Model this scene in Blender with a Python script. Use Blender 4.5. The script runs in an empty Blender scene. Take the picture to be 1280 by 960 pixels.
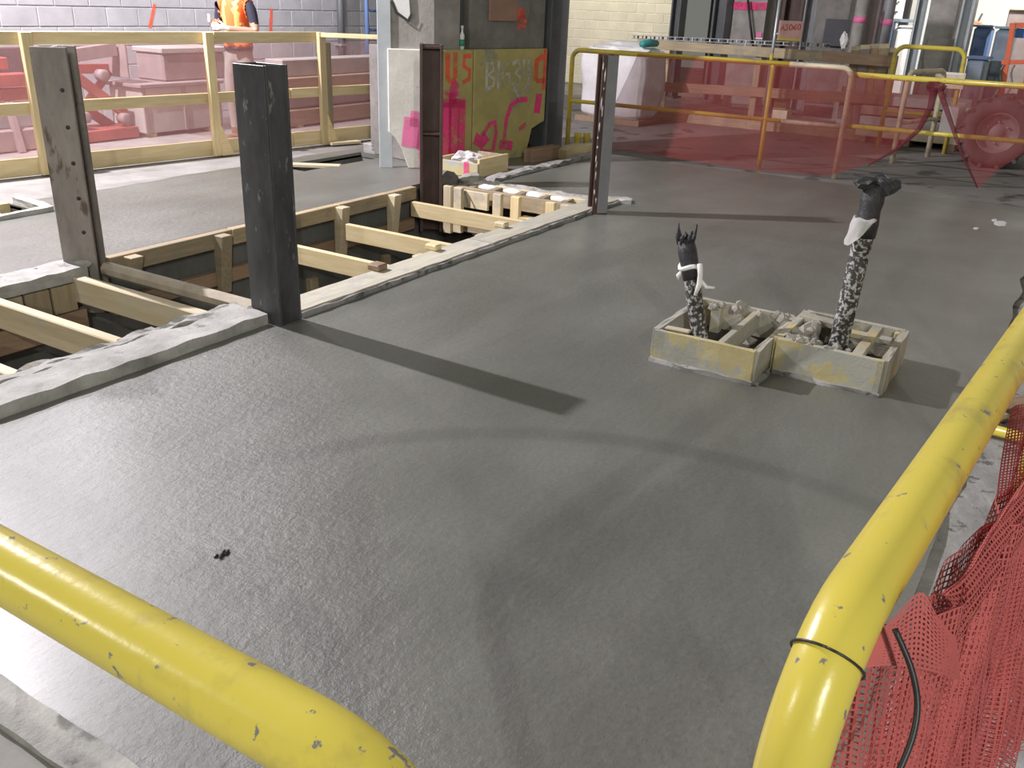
import bpy, bmesh, math, random
from mathutils import Matrix, Vector, noise
random.seed(7)
PI = math.pi
scene = bpy.context.scene
COL = scene.collection

# ---------------------------------------------------------------- camera, world, lights, exposure
cam_d = bpy.data.cameras.new('camera')
cam = bpy.data.objects.new('camera', cam_d)
COL.objects.link(cam)
cam_d.sensor_width = 36.0
cam_d.lens = 31.6739
cam_d.clip_start = 0.02
cam.matrix_world = Matrix(((0.526615, 0.314430, -0.789817, 0.000000), (-0.849277, 0.235565, -0.472480, 0.000000), (0.037491, 0.919588, 0.391091, 1.550000), (0.000000, 0.000000, 0.000000, 1.000000)))
scene.camera = cam

world = bpy.data.worlds.new('hall_ambient')
scene.world = world
world.use_nodes = True
world.node_tree.nodes['Background'].inputs[0].default_value = (0.98, 1.0, 0.90, 1)
world.node_tree.nodes['Background'].inputs[1].default_value = 0.18

def lamp(name, loc, watts, color, radius, target=None, spot=None):
    d = bpy.data.lights.new(name, 'SPOT' if spot else 'POINT')
    d.energy = watts
    d.color = color
    d.shadow_soft_size = radius
    o = bpy.data.objects.new(name, d)
    COL.objects.link(o)
    o.location = loc
    if spot:
        d.spot_size = math.radians(spot)
        d.spot_blend = 0.5
    if target is not None:
        o.rotation_euler = (Vector(target) - Vector(loc)).to_track_quat('-Z', 'Y').to_euler()
    return o

lamp('work_light_left', (3.30, 8.20, 4.95), 3100, (1.0, 0.94, 1.0), 0.05)
lamp('work_light_behind', (-2.95, -3.20, 4.30), 680, (1.0, 0.98, 0.90), 0.05)
lamp('work_light_row_behind', (-6.50, -6.20, 4.70), 1050, (1.0, 0.98, 0.90), 0.06)
lamp('work_light_row_left', (-3.60, 5.80, 3.80), 420, (1.0, 0.97, 0.95), 0.06)
lamp('work_light_far_left', (5.85, 9.70, 4.40), 360, (1.0, 0.95, 1.0), 0.08)
lamp('fill_spot_wall', (9.0, 8.7, 3.6), 300, (0.97, 0.94, 1.0), 0.2, (9.0, 10.3, 0.8), 120)  # added spot that only brightens the block wall, no fixture behind it
lamp('work_light_passage', (15.6, 8.6, 3.4), 300, (1.0, 0.93, 0.72), 0.2, (18.0, 9.2, 0.8), 110)
lamp('work_light_store', (15.6, 0.4, 4.3), 2000, (1.0, 0.96, 0.88), 0.2, (19.5, 0.2, 0.3), 125)

vs = scene.view_settings
vs.view_transform = 'Standard'
vs.look = 'None'
vs.gamma = 1.0
vs.use_curve_mapping = False
vs.exposure = 0.0

# ---------------------------------------------------------------- materials
def nn(t, kind, **kw):
    n = t.nodes.new(kind)
    for k, v in kw.items():
        setattr(n, k, v)
    return n

def base(name, rough=0.6, metal=0.0):
    m = bpy.data.materials.new(name)
    m.use_nodes = True
    t = m.node_tree
    b = t.nodes['Principled BSDF']
    b.inputs['Roughness'].default_value = rough
    b.inputs['Metallic'].default_value = metal
    return m, t, b

def ramp(t, fac, stops):
    r = nn(t, 'ShaderNodeValToRGB')
    e = r.color_ramp.elements
    while len(e) < len(stops):
        e.new(0.5)
    for i, (p, c) in enumerate(stops):
        e[i].position = p
        e[i].color = (c[0], c[1], c[2], 1) if not isinstance(c, (int, float)) else (c, c, c, 1)
    t.links.new(fac, r.inputs[0])
    return r.outputs[0]

def coords(t, scale=(1, 1, 1), kind='Object'):
    tc = nn(t, 'ShaderNodeTexCoord')
    mp = nn(t, 'ShaderNodeMapping')
    mp.inputs['Scale'].default_value = scale
    t.links.new(tc.outputs[kind], mp.inputs[0])
    oi = nn(t, 'ShaderNodeObjectInfo')
    sc = nn(t, 'ShaderNodeMath', operation='MULTIPLY')
    sc.inputs[1].default_value = 37.0
    t.links.new(oi.outputs['Random'], sc.inputs[0])
    cb = nn(t, 'ShaderNodeCombineXYZ')
    t.links.new(sc.outputs[0], cb.inputs[0]); t.links.new(sc.outputs[0], cb.inputs[1])
    t.links.new(cb.outputs[0], mp.inputs['Location'])
    return mp.outputs[0]

def noise_tex(t, vec, scale, detail=4, rough=0.6, out=0):
    n = nn(t, 'ShaderNodeTexNoise')
    n.inputs['Scale'].default_value = scale
    n.inputs['Detail'].default_value = detail
    n.inputs['Roughness'].default_value = rough
    t.links.new(vec, n.inputs['Vector'])
    return n.outputs[out]

def mixc(t, fac, a, b, mode='MIX'):
    n = nn(t, 'ShaderNodeMix', data_type='RGBA', blend_type=mode)
    if isinstance(fac, (int, float)): n.inputs[0].default_value = fac
    else: t.links.new(fac, n.inputs[0])
    for i, v in ((6, a), (7, b)):
        if isinstance(v, (tuple, list)): n.inputs[i].default_value = (v[0], v[1], v[2], 1)
        else: t.links.new(v, n.inputs[i])
    return n.outputs[2]

def bump(t, b, h, strength=0.3, dist=0.01):
    n = nn(t, 'ShaderNodeBump')
    n.inputs['Strength'].default_value = strength
    n.inputs['Distance'].default_value = dist
    t.links.new(h, n.inputs['Height'])
    t.links.new(n.outputs[0], b.inputs['Normal'])

def mottled(name, c1, c2, scale=6, rough=0.75, bs=0.3, metal=0.0, spots=None, spot_scale=25, spot_lo=0.62, stretch=(1, 1, 1), kind='Object'):
    m, t, b = base(name, rough, metal)
    v = coords(t, stretch, kind)
    n1 = noise_tex(t, v, scale, 6, 0.65)
    c = ramp(t, n1, [(0.3, c1), (0.7, c2)])
    if spots:
        n2 = noise_tex(t, v, spot_scale, 5, 0.6)
        f = ramp(t, n2, [(spot_lo, 0.0), (spot_lo + 0.06, 1.0)])
        c = mixc(t, f, c, spots)
    t.links.new(c, b.inputs['Base Color'])
    n3 = noise_tex(t, v, scale * 6, 4, 0.7)
    bump(t, b, n3, bs, 0.006)
    return m

def wood(name, c1, c2, stain=None, rough=0.7):
    m, t, b = base(name, rough)
    v = coords(t, (1.2, 14, 14))
    n1 = noise_tex(t, v, 2.5, 6, 0.6)
    c = ramp(t, n1, [(0.3, c1), (0.72, c2)])
    oi = nn(t, 'ShaderNodeObjectInfo')
    hs = nn(t, 'ShaderNodeHueSaturation')
    mr = nn(t, 'ShaderNodeMapRange')
    mr.inputs[3].default_value = 0.8; mr.inputs[4].default_value = 1.12
    t.links.new(oi.outputs['Random'], mr.inputs[0])
    t.links.new(mr.outputs[0], hs.inputs['Value'])
    t.links.new(c, hs.inputs['Color'])
    c = hs.outputs[0]
    if stain:
        v2 = coords(t)
        n2 = noise_tex(t, v2, 5, 6, 0.7)
        f = ramp(t, n2, [(0.5, 0.0), (0.66, 1.0)])
        c = mixc(t, f, c, stain)
    t.links.new(c, b.inputs['Base Color'])
    bump(t, b, n1, 0.25, 0.004)
    return m

def painted(name, col, chip, rough=0.32, dirt=(0.18, 0.15, 0.08), chips=0.66, scale=9, dirt_lo=0.56):
    m, t, b = base(name, rough)
    v = coords(t)
    n1 = noise_tex(t, v, scale, 5, 0.62)
    f1 = ramp(t, n1, [(dirt_lo, 0.0), (dirt_lo + 0.14, 0.65)])
    n0 = noise_tex(t, v, 2.3, 3, 0.5)
    c = ramp(t, n0, [(0.3, [x * 0.86 for x in col]), (0.7, col)])
    c = mixc(t, f1, c, dirt)
    n2 = noise_tex(t, v, scale * 5.5, 4, 0.6)
    f2 = ramp(t, n2, [(chips, 0.0), (chips + 0.03, 1.0)])
    c = mixc(t, f2, c, chip)
    t.links.new(c, b.inputs['Base Color'])
    bump(t, b, n2, 0.15, 0.003)
    return m

def flat(name, col, rough=0.6, metal=0.0, var=0.15):
    return mottled(name, [x * (1 - var) for x in col], [min(1, x * (1 + var)) for x in col], 5, rough, 0.12, metal)

def spray(name, col):
    m, t, b = base(name, 0.65)
    b.inputs['Base Color'].default_value = (*col, 1)
    v = coords(t, (1, 1, 1), 'Object')
    n = noise_tex(t, v, 7, 3, 0.6)
    f = ramp(t, n, [(0.32, 0.25), (0.56, 0.95)])
    t.links.new(f, b.inputs['Alpha'])
    return m

def netting(name, col, opacity, scale=None):
    m = bpy.data.materials.new(name)
    m.use_nodes = True
    t = m.node_tree
    t.nodes.clear()
    out = nn(t, 'ShaderNodeOutputMaterial')
    tr = nn(t, 'ShaderNodeBsdfTransparent')
    df = nn(t, 'ShaderNodeBsdfDiffuse')
    tl = nn(t, 'ShaderNodeBsdfTranslucent')
    df.inputs[0].default_value = (*col, 1); tl.inputs[0].default_value = (*col, 1)
    mx = nn(t, 'ShaderNodeMixShader'); mx.inputs[0].default_value = 0.4
    t.links.new(df.outputs[0], mx.inputs[1]); t.links.new(tl.outputs[0], mx.inputs[2])
    v = coords(t)
    n = noise_tex(t, v, 3, 3, 0.5)
    f = ramp(t, n, [(0.3, opacity * 0.88), (0.7, min(1, opacity * 1.12))])
    m2 = nn(t, 'ShaderNodeMixShader')
    t.links.new(f, m2.inputs[0])
    t.links.new(tr.outputs[0], m2.inputs[1]); t.links.new(mx.outputs[0], m2.inputs[2])
    t.links.new(m2.outputs[0], out.inputs[0])
    return m

def fresh_concrete():
    m, t, b = base('fresh_concrete', 0.5)
    v = coords(t)
    big = noise_tex(t, v, 0.9, 5, 0.55)
    c = ramp(t, big, [(0.3, (0.120, 0.122, 0.107)), (0.52, (0.151, 0.154, 0.135)), (0.75, (0.200, 0.203, 0.180))])
    # broad trowel sweeps, drier and paler where the float passed
    vs_ = coords(t, (0.5, 2.2, 1))
    sw = noise_tex(t, vs_, 1.3, 3, 0.5)
    fs = ramp(t, sw, [(0.48, 0.0), (0.6, 0.22)])
    c = mixc(t, fs, c, (0.225, 0.228, 0.212))
    fine = noise_tex(t, v, 60, 4, 0.7)
    fg = ramp(t, fine, [(0.3, 0.86), (0.7, 1.12)])
    c = mixc(t, 1.0, c, fg, 'MULTIPLY')
    # one darker arc: a ring of radius r around a centre on the slab
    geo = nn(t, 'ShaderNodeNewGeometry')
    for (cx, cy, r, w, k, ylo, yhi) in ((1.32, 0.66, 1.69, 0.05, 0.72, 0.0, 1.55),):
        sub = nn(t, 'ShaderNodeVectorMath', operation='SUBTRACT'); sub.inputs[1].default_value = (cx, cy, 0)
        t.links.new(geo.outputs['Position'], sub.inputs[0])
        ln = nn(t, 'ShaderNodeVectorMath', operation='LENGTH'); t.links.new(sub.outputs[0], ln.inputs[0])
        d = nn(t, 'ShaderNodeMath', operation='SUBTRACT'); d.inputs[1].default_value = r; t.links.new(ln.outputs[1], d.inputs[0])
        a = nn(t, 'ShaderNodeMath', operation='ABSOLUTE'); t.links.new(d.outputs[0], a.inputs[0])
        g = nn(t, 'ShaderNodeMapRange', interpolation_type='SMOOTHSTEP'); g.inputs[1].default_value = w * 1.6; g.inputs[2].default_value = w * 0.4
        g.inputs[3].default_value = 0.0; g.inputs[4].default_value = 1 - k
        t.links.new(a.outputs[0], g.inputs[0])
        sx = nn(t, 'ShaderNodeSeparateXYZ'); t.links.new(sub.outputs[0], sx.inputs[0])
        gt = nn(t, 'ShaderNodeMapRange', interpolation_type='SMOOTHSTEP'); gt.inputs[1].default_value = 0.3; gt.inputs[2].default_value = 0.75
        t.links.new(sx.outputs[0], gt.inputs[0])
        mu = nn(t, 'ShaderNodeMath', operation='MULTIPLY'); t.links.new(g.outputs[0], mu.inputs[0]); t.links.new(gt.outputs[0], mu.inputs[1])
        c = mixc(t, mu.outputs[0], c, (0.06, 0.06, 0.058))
    t.links.new(c, b.inputs['Base Color'])
    rr = ramp(t, noise_tex(t, v, 1.6, 4, 0.6), [(0.3, 0.30), (0.7, 0.50)])
    t.links.new(rr, b.inputs['Roughness'])
    b.inputs['Coat Weight'].default_value = 0.45
    b.inputs['Coat Roughness'].default_value = 0.34
    hb = noise_tex(t, v, 26, 6, 0.72)
    hb2 = noise_tex(t, coords(t, (3.0, 7.0, 3.0)), 1.5, 5, 0.65)
    ad = nn(t, 'ShaderNodeMath', operation='ADD'); t.links.new(hb, ad.inputs[0]); t.links.new(hb2, ad.inputs[1])
    # the float left the side towards the pit's near-left corner coarser than the trowelled middle
    sp = nn(t, 'ShaderNodeSeparateXYZ'); t.links.new(geo.outputs['Position'], sp.inputs[0])
    df = nn(t, 'ShaderNodeMath', operation='SUBTRACT'); t.links.new(sp.outputs[1], df.inputs[0]); t.links.new(sp.outputs[0], df.inputs[1])
    mk = nn(t, 'ShaderNodeMapRange', interpolation_type='SMOOTHSTEP'); mk.inputs[1].default_value = -0.9; mk.inputs[2].default_value = 0.9
    mk.inputs[3].default_value = 0.35; mk.inputs[4].default_value = 1.0
    t.links.new(df.outputs[0], mk.inputs[0])
    hm = nn(t, 'ShaderNodeMath', operation='MULTIPLY'); t.links.new(ad.outputs[0], hm.inputs[0]); t.links.new(mk.outputs[0], hm.inputs[1])
    bump(t, b, hm.outputs[0], 0.6, 0.015)
    return m

M = {}
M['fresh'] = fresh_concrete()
M['old_far'] = mottled('old_concrete_far', (0.16, 0.145, 0.135), (0.27, 0.25, 0.235), 1.2, 0.8, 0.35, spots=(0.1, 0.09, 0.085), spot_scale=2.2, spot_lo=0.57)
M['old_pale'] = mottled('old_concrete_pale', (0.20, 0.193, 0.182), (0.34, 0.33, 0.31), 2.5, 0.8, 0.4)
M['old_rough'] = mottled('old_concrete_rough', (0.20, 0.195, 0.19), (0.40, 0.39, 0.38), 5, 0.85, 0.8, spots=(0.13, 0.125, 0.12), spot_scale=14, spot_lo=0.58)
M['crust'] = mottled('crusted_mortar', (0.30, 0.295, 0.28), (0.50, 0.49, 0.465), 7, 0.85, 0.9, spots=(0.2, 0.195, 0.185), spot_scale=5, spot_lo=0.60)
M['block'] = mottled('concrete_block', (0.36, 0.355, 0.375), (0.48, 0.475, 0.49), 3, 0.85, 0.4)
M['joint'] = mottled('mortar_joint', (0.50, 0.49, 0.50), (0.62, 0.61, 0.61), 4, 0.9, 0.3)
M['block_cream'] = mottled('cream_block', (0.52, 0.49, 0.40), (0.68, 0.64, 0.52), 1.5, 0.8, 0.2)
M['joint_cream'] = mottled('cream_joint', (0.72, 0.69, 0.60), (0.8, 0.77, 0.68), 4, 0.9, 0.2)
M['wall_white'] = mottled('white_plaster', (0.78, 0.77, 0.73), (0.86, 0.85, 0.82), 1.2, 0.8, 0.1)
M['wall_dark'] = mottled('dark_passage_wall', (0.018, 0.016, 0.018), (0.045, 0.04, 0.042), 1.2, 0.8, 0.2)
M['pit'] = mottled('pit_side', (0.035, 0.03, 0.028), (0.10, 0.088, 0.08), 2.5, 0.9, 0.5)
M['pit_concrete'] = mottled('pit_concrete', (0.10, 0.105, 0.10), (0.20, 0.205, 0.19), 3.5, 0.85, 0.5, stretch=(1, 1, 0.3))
M['pine'] = wood('fresh_pine', (0.68, 0.53, 0.27), (0.84, 0.71, 0.44))
M['pine_pale'] = wood('pale_pine', (0.62, 0.51, 0.32), (0.76, 0.66, 0.46), stain=(0.5, 0.46, 0.38))
M['pine_old'] = wood('weathered_pine', (0.33, 0.26, 0.16), (0.50, 0.41, 0.27), stain=(0.30, 0.26, 0.2))
M['ply'] = wood('brown_plywood', (0.28, 0.185, 0.12), (0.40, 0.28, 0.19))
M['board_cement'] = wood('cement_splashed_board', (0.42, 0.40, 0.32), (0.56, 0.53, 0.43), stain=(0.40, 0.395, 0.36))
M['form_box'] = mottled('cement_smeared_form', (0.47, 0.40, 0.20), (0.58, 0.51, 0.29), 5, 0.75, 0.5, spots=(0.42, 0.415, 0.37), spot_scale=5, spot_lo=0.50)
M['form_grey'] = mottled('cement_coated_form', (0.34, 0.325, 0.26), (0.48, 0.46, 0.38), 7, 0.8, 0.7, spots=(0.48, 0.41, 0.24), spot_scale=3.5, spot_lo=0.55)
M['rubble'] = mottled('crumbled_mortar', (0.27, 0.255, 0.22), (0.42, 0.40, 0.35), 12, 0.9, 0.9)
M['steel_grey'] = mottled('grey_mill_steel', (0.17, 0.15, 0.135), (0.34, 0.31, 0.28), 6, 0.6, 0.3, 0.2, spots=(0.12, 0.085, 0.06), spot_scale=9, spot_lo=0.6, stretch=(1, 1, 0.35))
M['steel_dark'] = mottled('dark_mill_steel', (0.028, 0.028, 0.032), (0.11, 0.11, 0.116), 5, 0.42, 0.25, 0.2, spots=(0.26, 0.255, 0.25), spot_scale=22, spot_lo=0.63, stretch=(1, 1, 0.35))
M['steel_rust'] = mottled('rusty_brown_steel', (0.055, 0.032, 0.028), (0.12, 0.075, 0.062), 6, 0.6, 0.4, 0.2, spots=(0.32, 0.27, 0.24), spot_scale=16, spot_lo=0.67, stretch=(1, 1, 0.4))
M['steel_primer'] = mottled('grey_primed_steel', (0.19, 0.19, 0.20), (0.27, 0.27, 0.285), 4, 0.5, 0.15)
M['steel_pale'] = mottled('pale_primed_steel', (0.40, 0.44, 0.46), (0.52, 0.56, 0.58), 3, 0.5, 0.15)
M['steel_column'] = mottled('column_grey_steel', (0.07, 0.075, 0.08), (0.12, 0.128, 0.135), 3, 0.5, 0.15)
M['pipe_mid'] = mottled('dusty_steel_pipe', (0.30, 0.25, 0.19), (0.48, 0.42, 0.33), 6, 0.6, 0.3)
M['yellow'] = painted('yellow_paint', (0.68, 0.565, 0.09), (0.21, 0.20, 0.19), 0.27, (0.34, 0.28, 0.10), 0.65, 8, 0.53)
M['yellow_far'] = painted('worn_yellow_paint', (0.78, 0.60, 0.07), (0.30, 0.27, 0.2), 0.4, (0.42, 0.36, 0.22), 0.66, 6, 0.5)
M['cream_paint'] = painted('cream_paint', (0.66, 0.58, 0.40), (0.30, 0.27, 0.22), 0.45, (0.34, 0.29, 0.21), 0.64, 6, 0.48)
M['net_thread'] = flat('red_net_thread', (0.44, 0.095, 0.09), 0.7, 0, 0.2)
M['net_red'] = netting('red_netting', (0.40, 0.085, 0.085), 0.46)
M['net_red_dense'] = netting('gathered_red_netting', (0.26, 0.055, 0.075), 0.6)
M['net_pink'] = netting('pink_debris_netting', (0.80, 0.42, 0.42), 0.34)
M['black'] = flat('black_rubber', (0.02, 0.02, 0.021), 0.45)
M['black_tape'] = mottled('black_wrap', (0.012, 0.012, 0.014), (0.05, 0.05, 0.055), 20, 0.35, 0.8)
M['pipe_speckled'] = mottled('cement_speckled_pipe', (0.025, 0.025, 0.024), (0.06, 0.06, 0.058), 8, 0.6, 0.5, spots=(0.46, 0.455, 0.43), spot_scale=55, spot_lo=0.505)
M['rag'] = flat('white_rag', (0.78, 0.77, 0.75), 0.85, 0, 0.1)
M['concrete_pale'] = mottled('pale_column_concrete', (0.58, 0.56, 0.50), (0.74, 0.72, 0.66), 4, 0.85, 0.35, spots=(0.30, 0.29, 0.26), spot_scale=18, spot_lo=0.67)
M['concrete_col'] = mottled('column_concrete', (0.26, 0.245, 0.23), (0.42, 0.40, 0.37), 5, 0.85, 0.5)
M['concrete_col_grey'] = mottled('grey_column_concrete', (0.14, 0.13, 0.12), (0.26, 0.245, 0.23), 4, 0.85, 0.5)
M['yellow_conc'] = mottled('yellow_stained_concrete', (0.34, 0.30, 0.12), (0.52, 0.45, 0.17), 3.5, 0.85, 0.35, spots=(0.30, 0.29, 0.22), spot_scale=3, spot_lo=0.58)
M['spray_pink'] = spray('pink_spray_paint', (0.88, 0.06, 0.24))
M['spray_pale_pink'] = spray('pale_pink_spray_paint', (0.90, 0.22, 0.45))
M['spray_orange'] = spray('orange_spray_paint', (0.90, 0.14, 0.07))
M['spray_red'] = flat('red_marker', (0.55, 0.03, 0.03), 0.6)
M['spray_white'] = spray('grey_white_spray_paint', (0.56, 0.55, 0.48))
M['white'] = flat('white_surface', (0.80, 0.80, 0.79), 0.5, 0, 0.06)
M['bag_white'] = mottled('white_woven_bag', (0.60, 0.57, 0.58), (0.80, 0.78, 0.79), 4, 0.8, 0.6)
M['teal'] = flat('teal_plastic', (0.05, 0.32, 0.30), 0.5)
M['card'] = flat('cardboard', (0.46, 0.33, 0.20), 0.85)
M['card_pale'] = flat('pale_cardboard', (0.72, 0.62, 0.46), 0.85)
M['pink_board'] = flat('pink_cardboard', (0.62, 0.40, 0.35), 0.85)
M['brown_board'] = flat('brown_hardboard', (0.34, 0.20, 0.15), 0.7)
M['blue'] = flat('blue_painted_steel', (0.10, 0.17, 0.34), 0.45)
M['blue_grey'] = flat('blue_grey_steel', (0.25, 0.31, 0.38), 0.5)
M['blue_bright'] = flat('bright_blue_plastic', (0.05, 0.18, 0.55), 0.45)
M['turquoise'] = flat('turquoise_steel', (0.25, 0.42, 0.45), 0.5)
M['orange'] = flat('orange_painted_steel', (0.75, 0.16, 0.07), 0.45)
M['red_steel'] = flat('red_painted_steel', (0.36, 0.085, 0.07), 0.5, 0, 0.25)
M['mauve_steel'] = flat('dusty_steel_plate', (0.30, 0.24, 0.235), 0.6)
M['crate'] = mottled('grey_crate_panel', (0.34, 0.32, 0.30), (0.46, 0.43, 0.40), 3, 0.7, 0.25)
M['charcoal'] = flat('charcoal_panel', (0.05, 0.05, 0.06), 0.6)
M['galv'] = flat('galvanised_steel', (0.45, 0.46, 0.47), 0.4, 0.6)
M['tyre'] = mottled('dusty_tyre', (0.07, 0.055, 0.055), (0.15, 0.12, 0.12), 5, 0.85, 0.4)
M['rim'] = mottled('dusty_rim', (0.22, 0.17, 0.17), (0.34, 0.27, 0.27), 5, 0.6, 0.2)
M['skin'] = flat('skin', (0.62, 0.38, 0.28), 0.5, 0, 0.06)
M['shirt'] = flat('navy_shirt', (0.035, 0.035, 0.06), 0.85)
M['vest'] = flat('orange_vest', (0.95, 0.20, 0.05), 0.7, 0, 0.1)
M['vest_yellow'] = flat('yellow_reflective_tape', (0.85, 0.62, 0.20), 0.5, 0, 0.08)
M['trousers'] = flat('grey_beige_trousers', (0.30, 0.26, 0.235), 0.85, 0, 0.2)
M['boots'] = flat('brown_boots', (0.20, 0.11, 0.065), 0.7, 0, 0.2)
M['glove'] = flat('white_work_glove', (0.80, 0.79, 0.80), 0.8, 0, 0.06)
M['hair'] = flat('dark_hair', (0.03, 0.022, 0.018), 0.6)
M['green'] = flat('green_label', (0.03, 0.28, 0.16), 0.5)

# ---------------------------------------------------------------- helpers
WM = {}

def link(o, parent=None, mw=None):
    COL.objects.link(o)
    mw = mw if mw is not None else Matrix.Identity(4)
    WM[o.name] = mw
    if parent is not None:
        o.parent = parent
        o.matrix_local = WM[parent.name].inverted() @ mw
    else:
        o.matrix_local = mw
    return o

def thing(name, label, cat, loc=(0, 0, 0), group=None):
    o = bpy.data.objects.new(name, None)
    o.empty_display_size = 0.1
    link(o, None, Matrix.Translation(Vector(loc)))
    return tag(o, label, cat, group)

def tag(o, label=None, cat=None, group=None, kind=None):
    if label: o['label'] = label
    if cat: o['category'] = cat
    if group: o['group'] = group
    if kind: o['kind'] = kind
    return o

def mobj(name, me, m, parent=None, mw=None):
    o = bpy.data.objects.new(name, me)
    if m is not None and not me.materials:
        me.materials.append(M[m])
    return link(o, parent, mw)

def obj_copy(o, parent, mw):
    c = o.copy()
    return link(c, parent, mw)

def bm_mesh(bm, smooth=False):
    me = bpy.data.meshes.new('shape')
    bmesh.ops.recalc_face_normals(bm, faces=bm.faces)
    bm.to_mesh(me); bm.free()
    if smooth:
        for p in me.polygons: p.use_smooth = True
    return me

def box_bm(sx, sy, sz, bev=0.0):
    bm = bmesh.new()
    bmesh.ops.create_cube(bm, size=1.0)
    for v in bm.verts:
        v.co.x *= sx; v.co.y *= sy; v.co.z *= sz
    if bev > 0:
        bmesh.ops.bevel(bm, geom=bm.edges[:], offset=min(bev, 0.3 * min(sx, sy, sz)), segments=1, affect='EDGES')
    return bm

def box(name, m, parent, x0, x1, y0, y1, z0, z1, bev=0.004):
    me = bm_mesh(box_bm(x1 - x0, y1 - y0, z1 - z0, bev))
    return mobj(name, me, m, parent, Matrix.Translation(((x0 + x1) / 2, (y0 + y1) / 2, (z0 + z1) / 2)))

def frame_between(p0, p1, up=(0, 0, 1)):
    p0, p1 = Vector(p0), Vector(p1)
    x = (p1 - p0).normalized()
    up = Vector(up)
    y = up.cross(x)
    if y.length < 1e-4:
        y = Vector((0, 1, 0)).cross(x)
    y.normalize()
    z = x.cross(y)
    mt = Matrix((x, y, z)).transposed().to_4x4()
    mt.translation = (p0 + p1) / 2
    return mt, (p1 - p0).length

def beam(name, m, parent, p0, p1, w, h, bev=0.004, up=(0, 0, 1)):
    mt, L = frame_between(p0, p1, up)
    return mobj(name, bm_mesh(box_bm(L, w, h, bev)), m, parent, mt)

def rough_beam(name, m, parent, p0, p1, w, h, amp=0.012, step=0.06, up=(0, 0, 1)):
    mt, L = frame_between(p0, p1, up)
    n = max(2, int(L / step))
    bm = bmesh.new()
    prof = [(-w/2, -h/2), (w/2, -h/2), (w/2, 0), (w/2, h/2), (w/6, h/2), (-w/6, h/2), (-w/2, h/2), (-w/2, 0)]
    rings = []
    sd = random.random() * 50
    for i in range(n + 1):
        x = -L/2 + L * i / n
        ring = []
        for k, (a, b) in enumerate(prof):
            q = noise.noise(Vector((x * 7 + sd, k * 1.7, sd))) * amp
            q2 = noise.noise(Vector((x * 9 + sd, k * 2.3 + 9, sd))) * amp
            ring.append(bm.verts.new((x, a + q, b + (q2 if b > 0 else 0))))
        rings.append(ring)
    K = len(prof)
    for i in range(n):
        for k in range(K):
            bm.faces.new((rings[i][k], rings[i][(k+1) % K], rings[i+1][(k+1) % K], rings[i+1][k]))
    bm.faces.new(rings[0]); bm.faces.new(rings[-1][::-1])
    return mobj(name, bm_mesh(bm), m, parent, mt)

def fillet(pts, r, n=7):
    pts = [Vector(p) for p in pts]
    out = [pts[0]]
    for i in range(1, len(pts) - 1):
        a, b, c = pts[i-1], pts[i], pts[i+1]
        u = (a - b).normalized(); v = (c - b).normalized()
        ang = u.angle(v)
        rr = r[i-1] if isinstance(r, (list, tuple)) else r
        d = min(rr / math.tan(ang / 2), (a - b).length * 0.49, (c - b).length * 0.49)
        rr = d * math.tan(ang / 2)
        cen = b + (u + v).normalized() * (rr / math.sin(ang / 2))
        s, e = b + u * d - cen, b + v * d - cen
        tot = s.angle(e)
        ax = s.cross(e).normalized()
        for k in range(n + 1):
            out.append(cen + Matrix.Rotation(tot * k / n, 3, ax) @ s)
    out.append(pts[-1])
    return out

def sweep_bm(pts, r, seg=12, cap=True, bm=None):
    pts = [Vector(p) for p in pts]
    own = bm is None
    if own: bm = bmesh.new()
    n = len(pts)
    tang = []
    for i in range(n):
        t = (pts[min(i+1, n-1)] - pts[max(i-1, 0)]).normalized()
        tang.append(t)
    a = Vector((0, 0, 1)) if abs(tang[0].z) < 0.9 else Vector((1, 0, 0))
    nrm = (a - tang[0] * a.dot(tang[0])).normalized()
    rings = []
    for i in range(n):
        if i:
            nrm = (nrm - tang[i] * nrm.dot(tang[i])).normalized()
        bi = tang[i].cross(nrm)
        rad = r[i] if isinstance(r, (list, tuple)) else r
        rings.append([bm.verts.new(pts[i] + (nrm * math.cos(2*PI*k/seg) + bi * math.sin(2*PI*k/seg)) * rad) for k in range(seg)])
    for i in range(n - 1):
        for k in range(seg):
            bm.faces.new((rings[i][k], rings[i][(k+1) % seg], rings[i+1][(k+1) % seg], rings[i+1][k]))
    if cap:
        bm.faces.new(rings[0][::-1]); bm.faces.new(rings[-1])
    return bm

def tube(name, m, parent, pts, r, seg=12):
    o = mobj(name, bm_mesh(sweep_bm(pts, r, seg), True), m, parent)
    # keep the mesh local to the thing: origin at first point
    return o

def prism(name, m, parent, poly, mw, th, bev=0.0):
    """poly: 2D outline in local XZ, extruded along local Y by th"""
    bm = bmesh.new()
    f = [bm.verts.new((x, -th/2, z)) for x, z in poly]
    g = [bm.verts.new((x, th/2, z)) for x, z in poly]
    n = len(poly)
    bm.faces.new(f); bm.faces.new(g[::-1])
    for i in range(n):
        bm.faces.new((f[i], g[i], g[(i+1) % n], f[(i+1) % n]))
    if bev: bmesh.ops.bevel(bm, geom=bm.edges[:], offset=bev, segments=1, affect='EDGES')
    return mobj(name, bm_mesh(bm), m, parent, mw)

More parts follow.
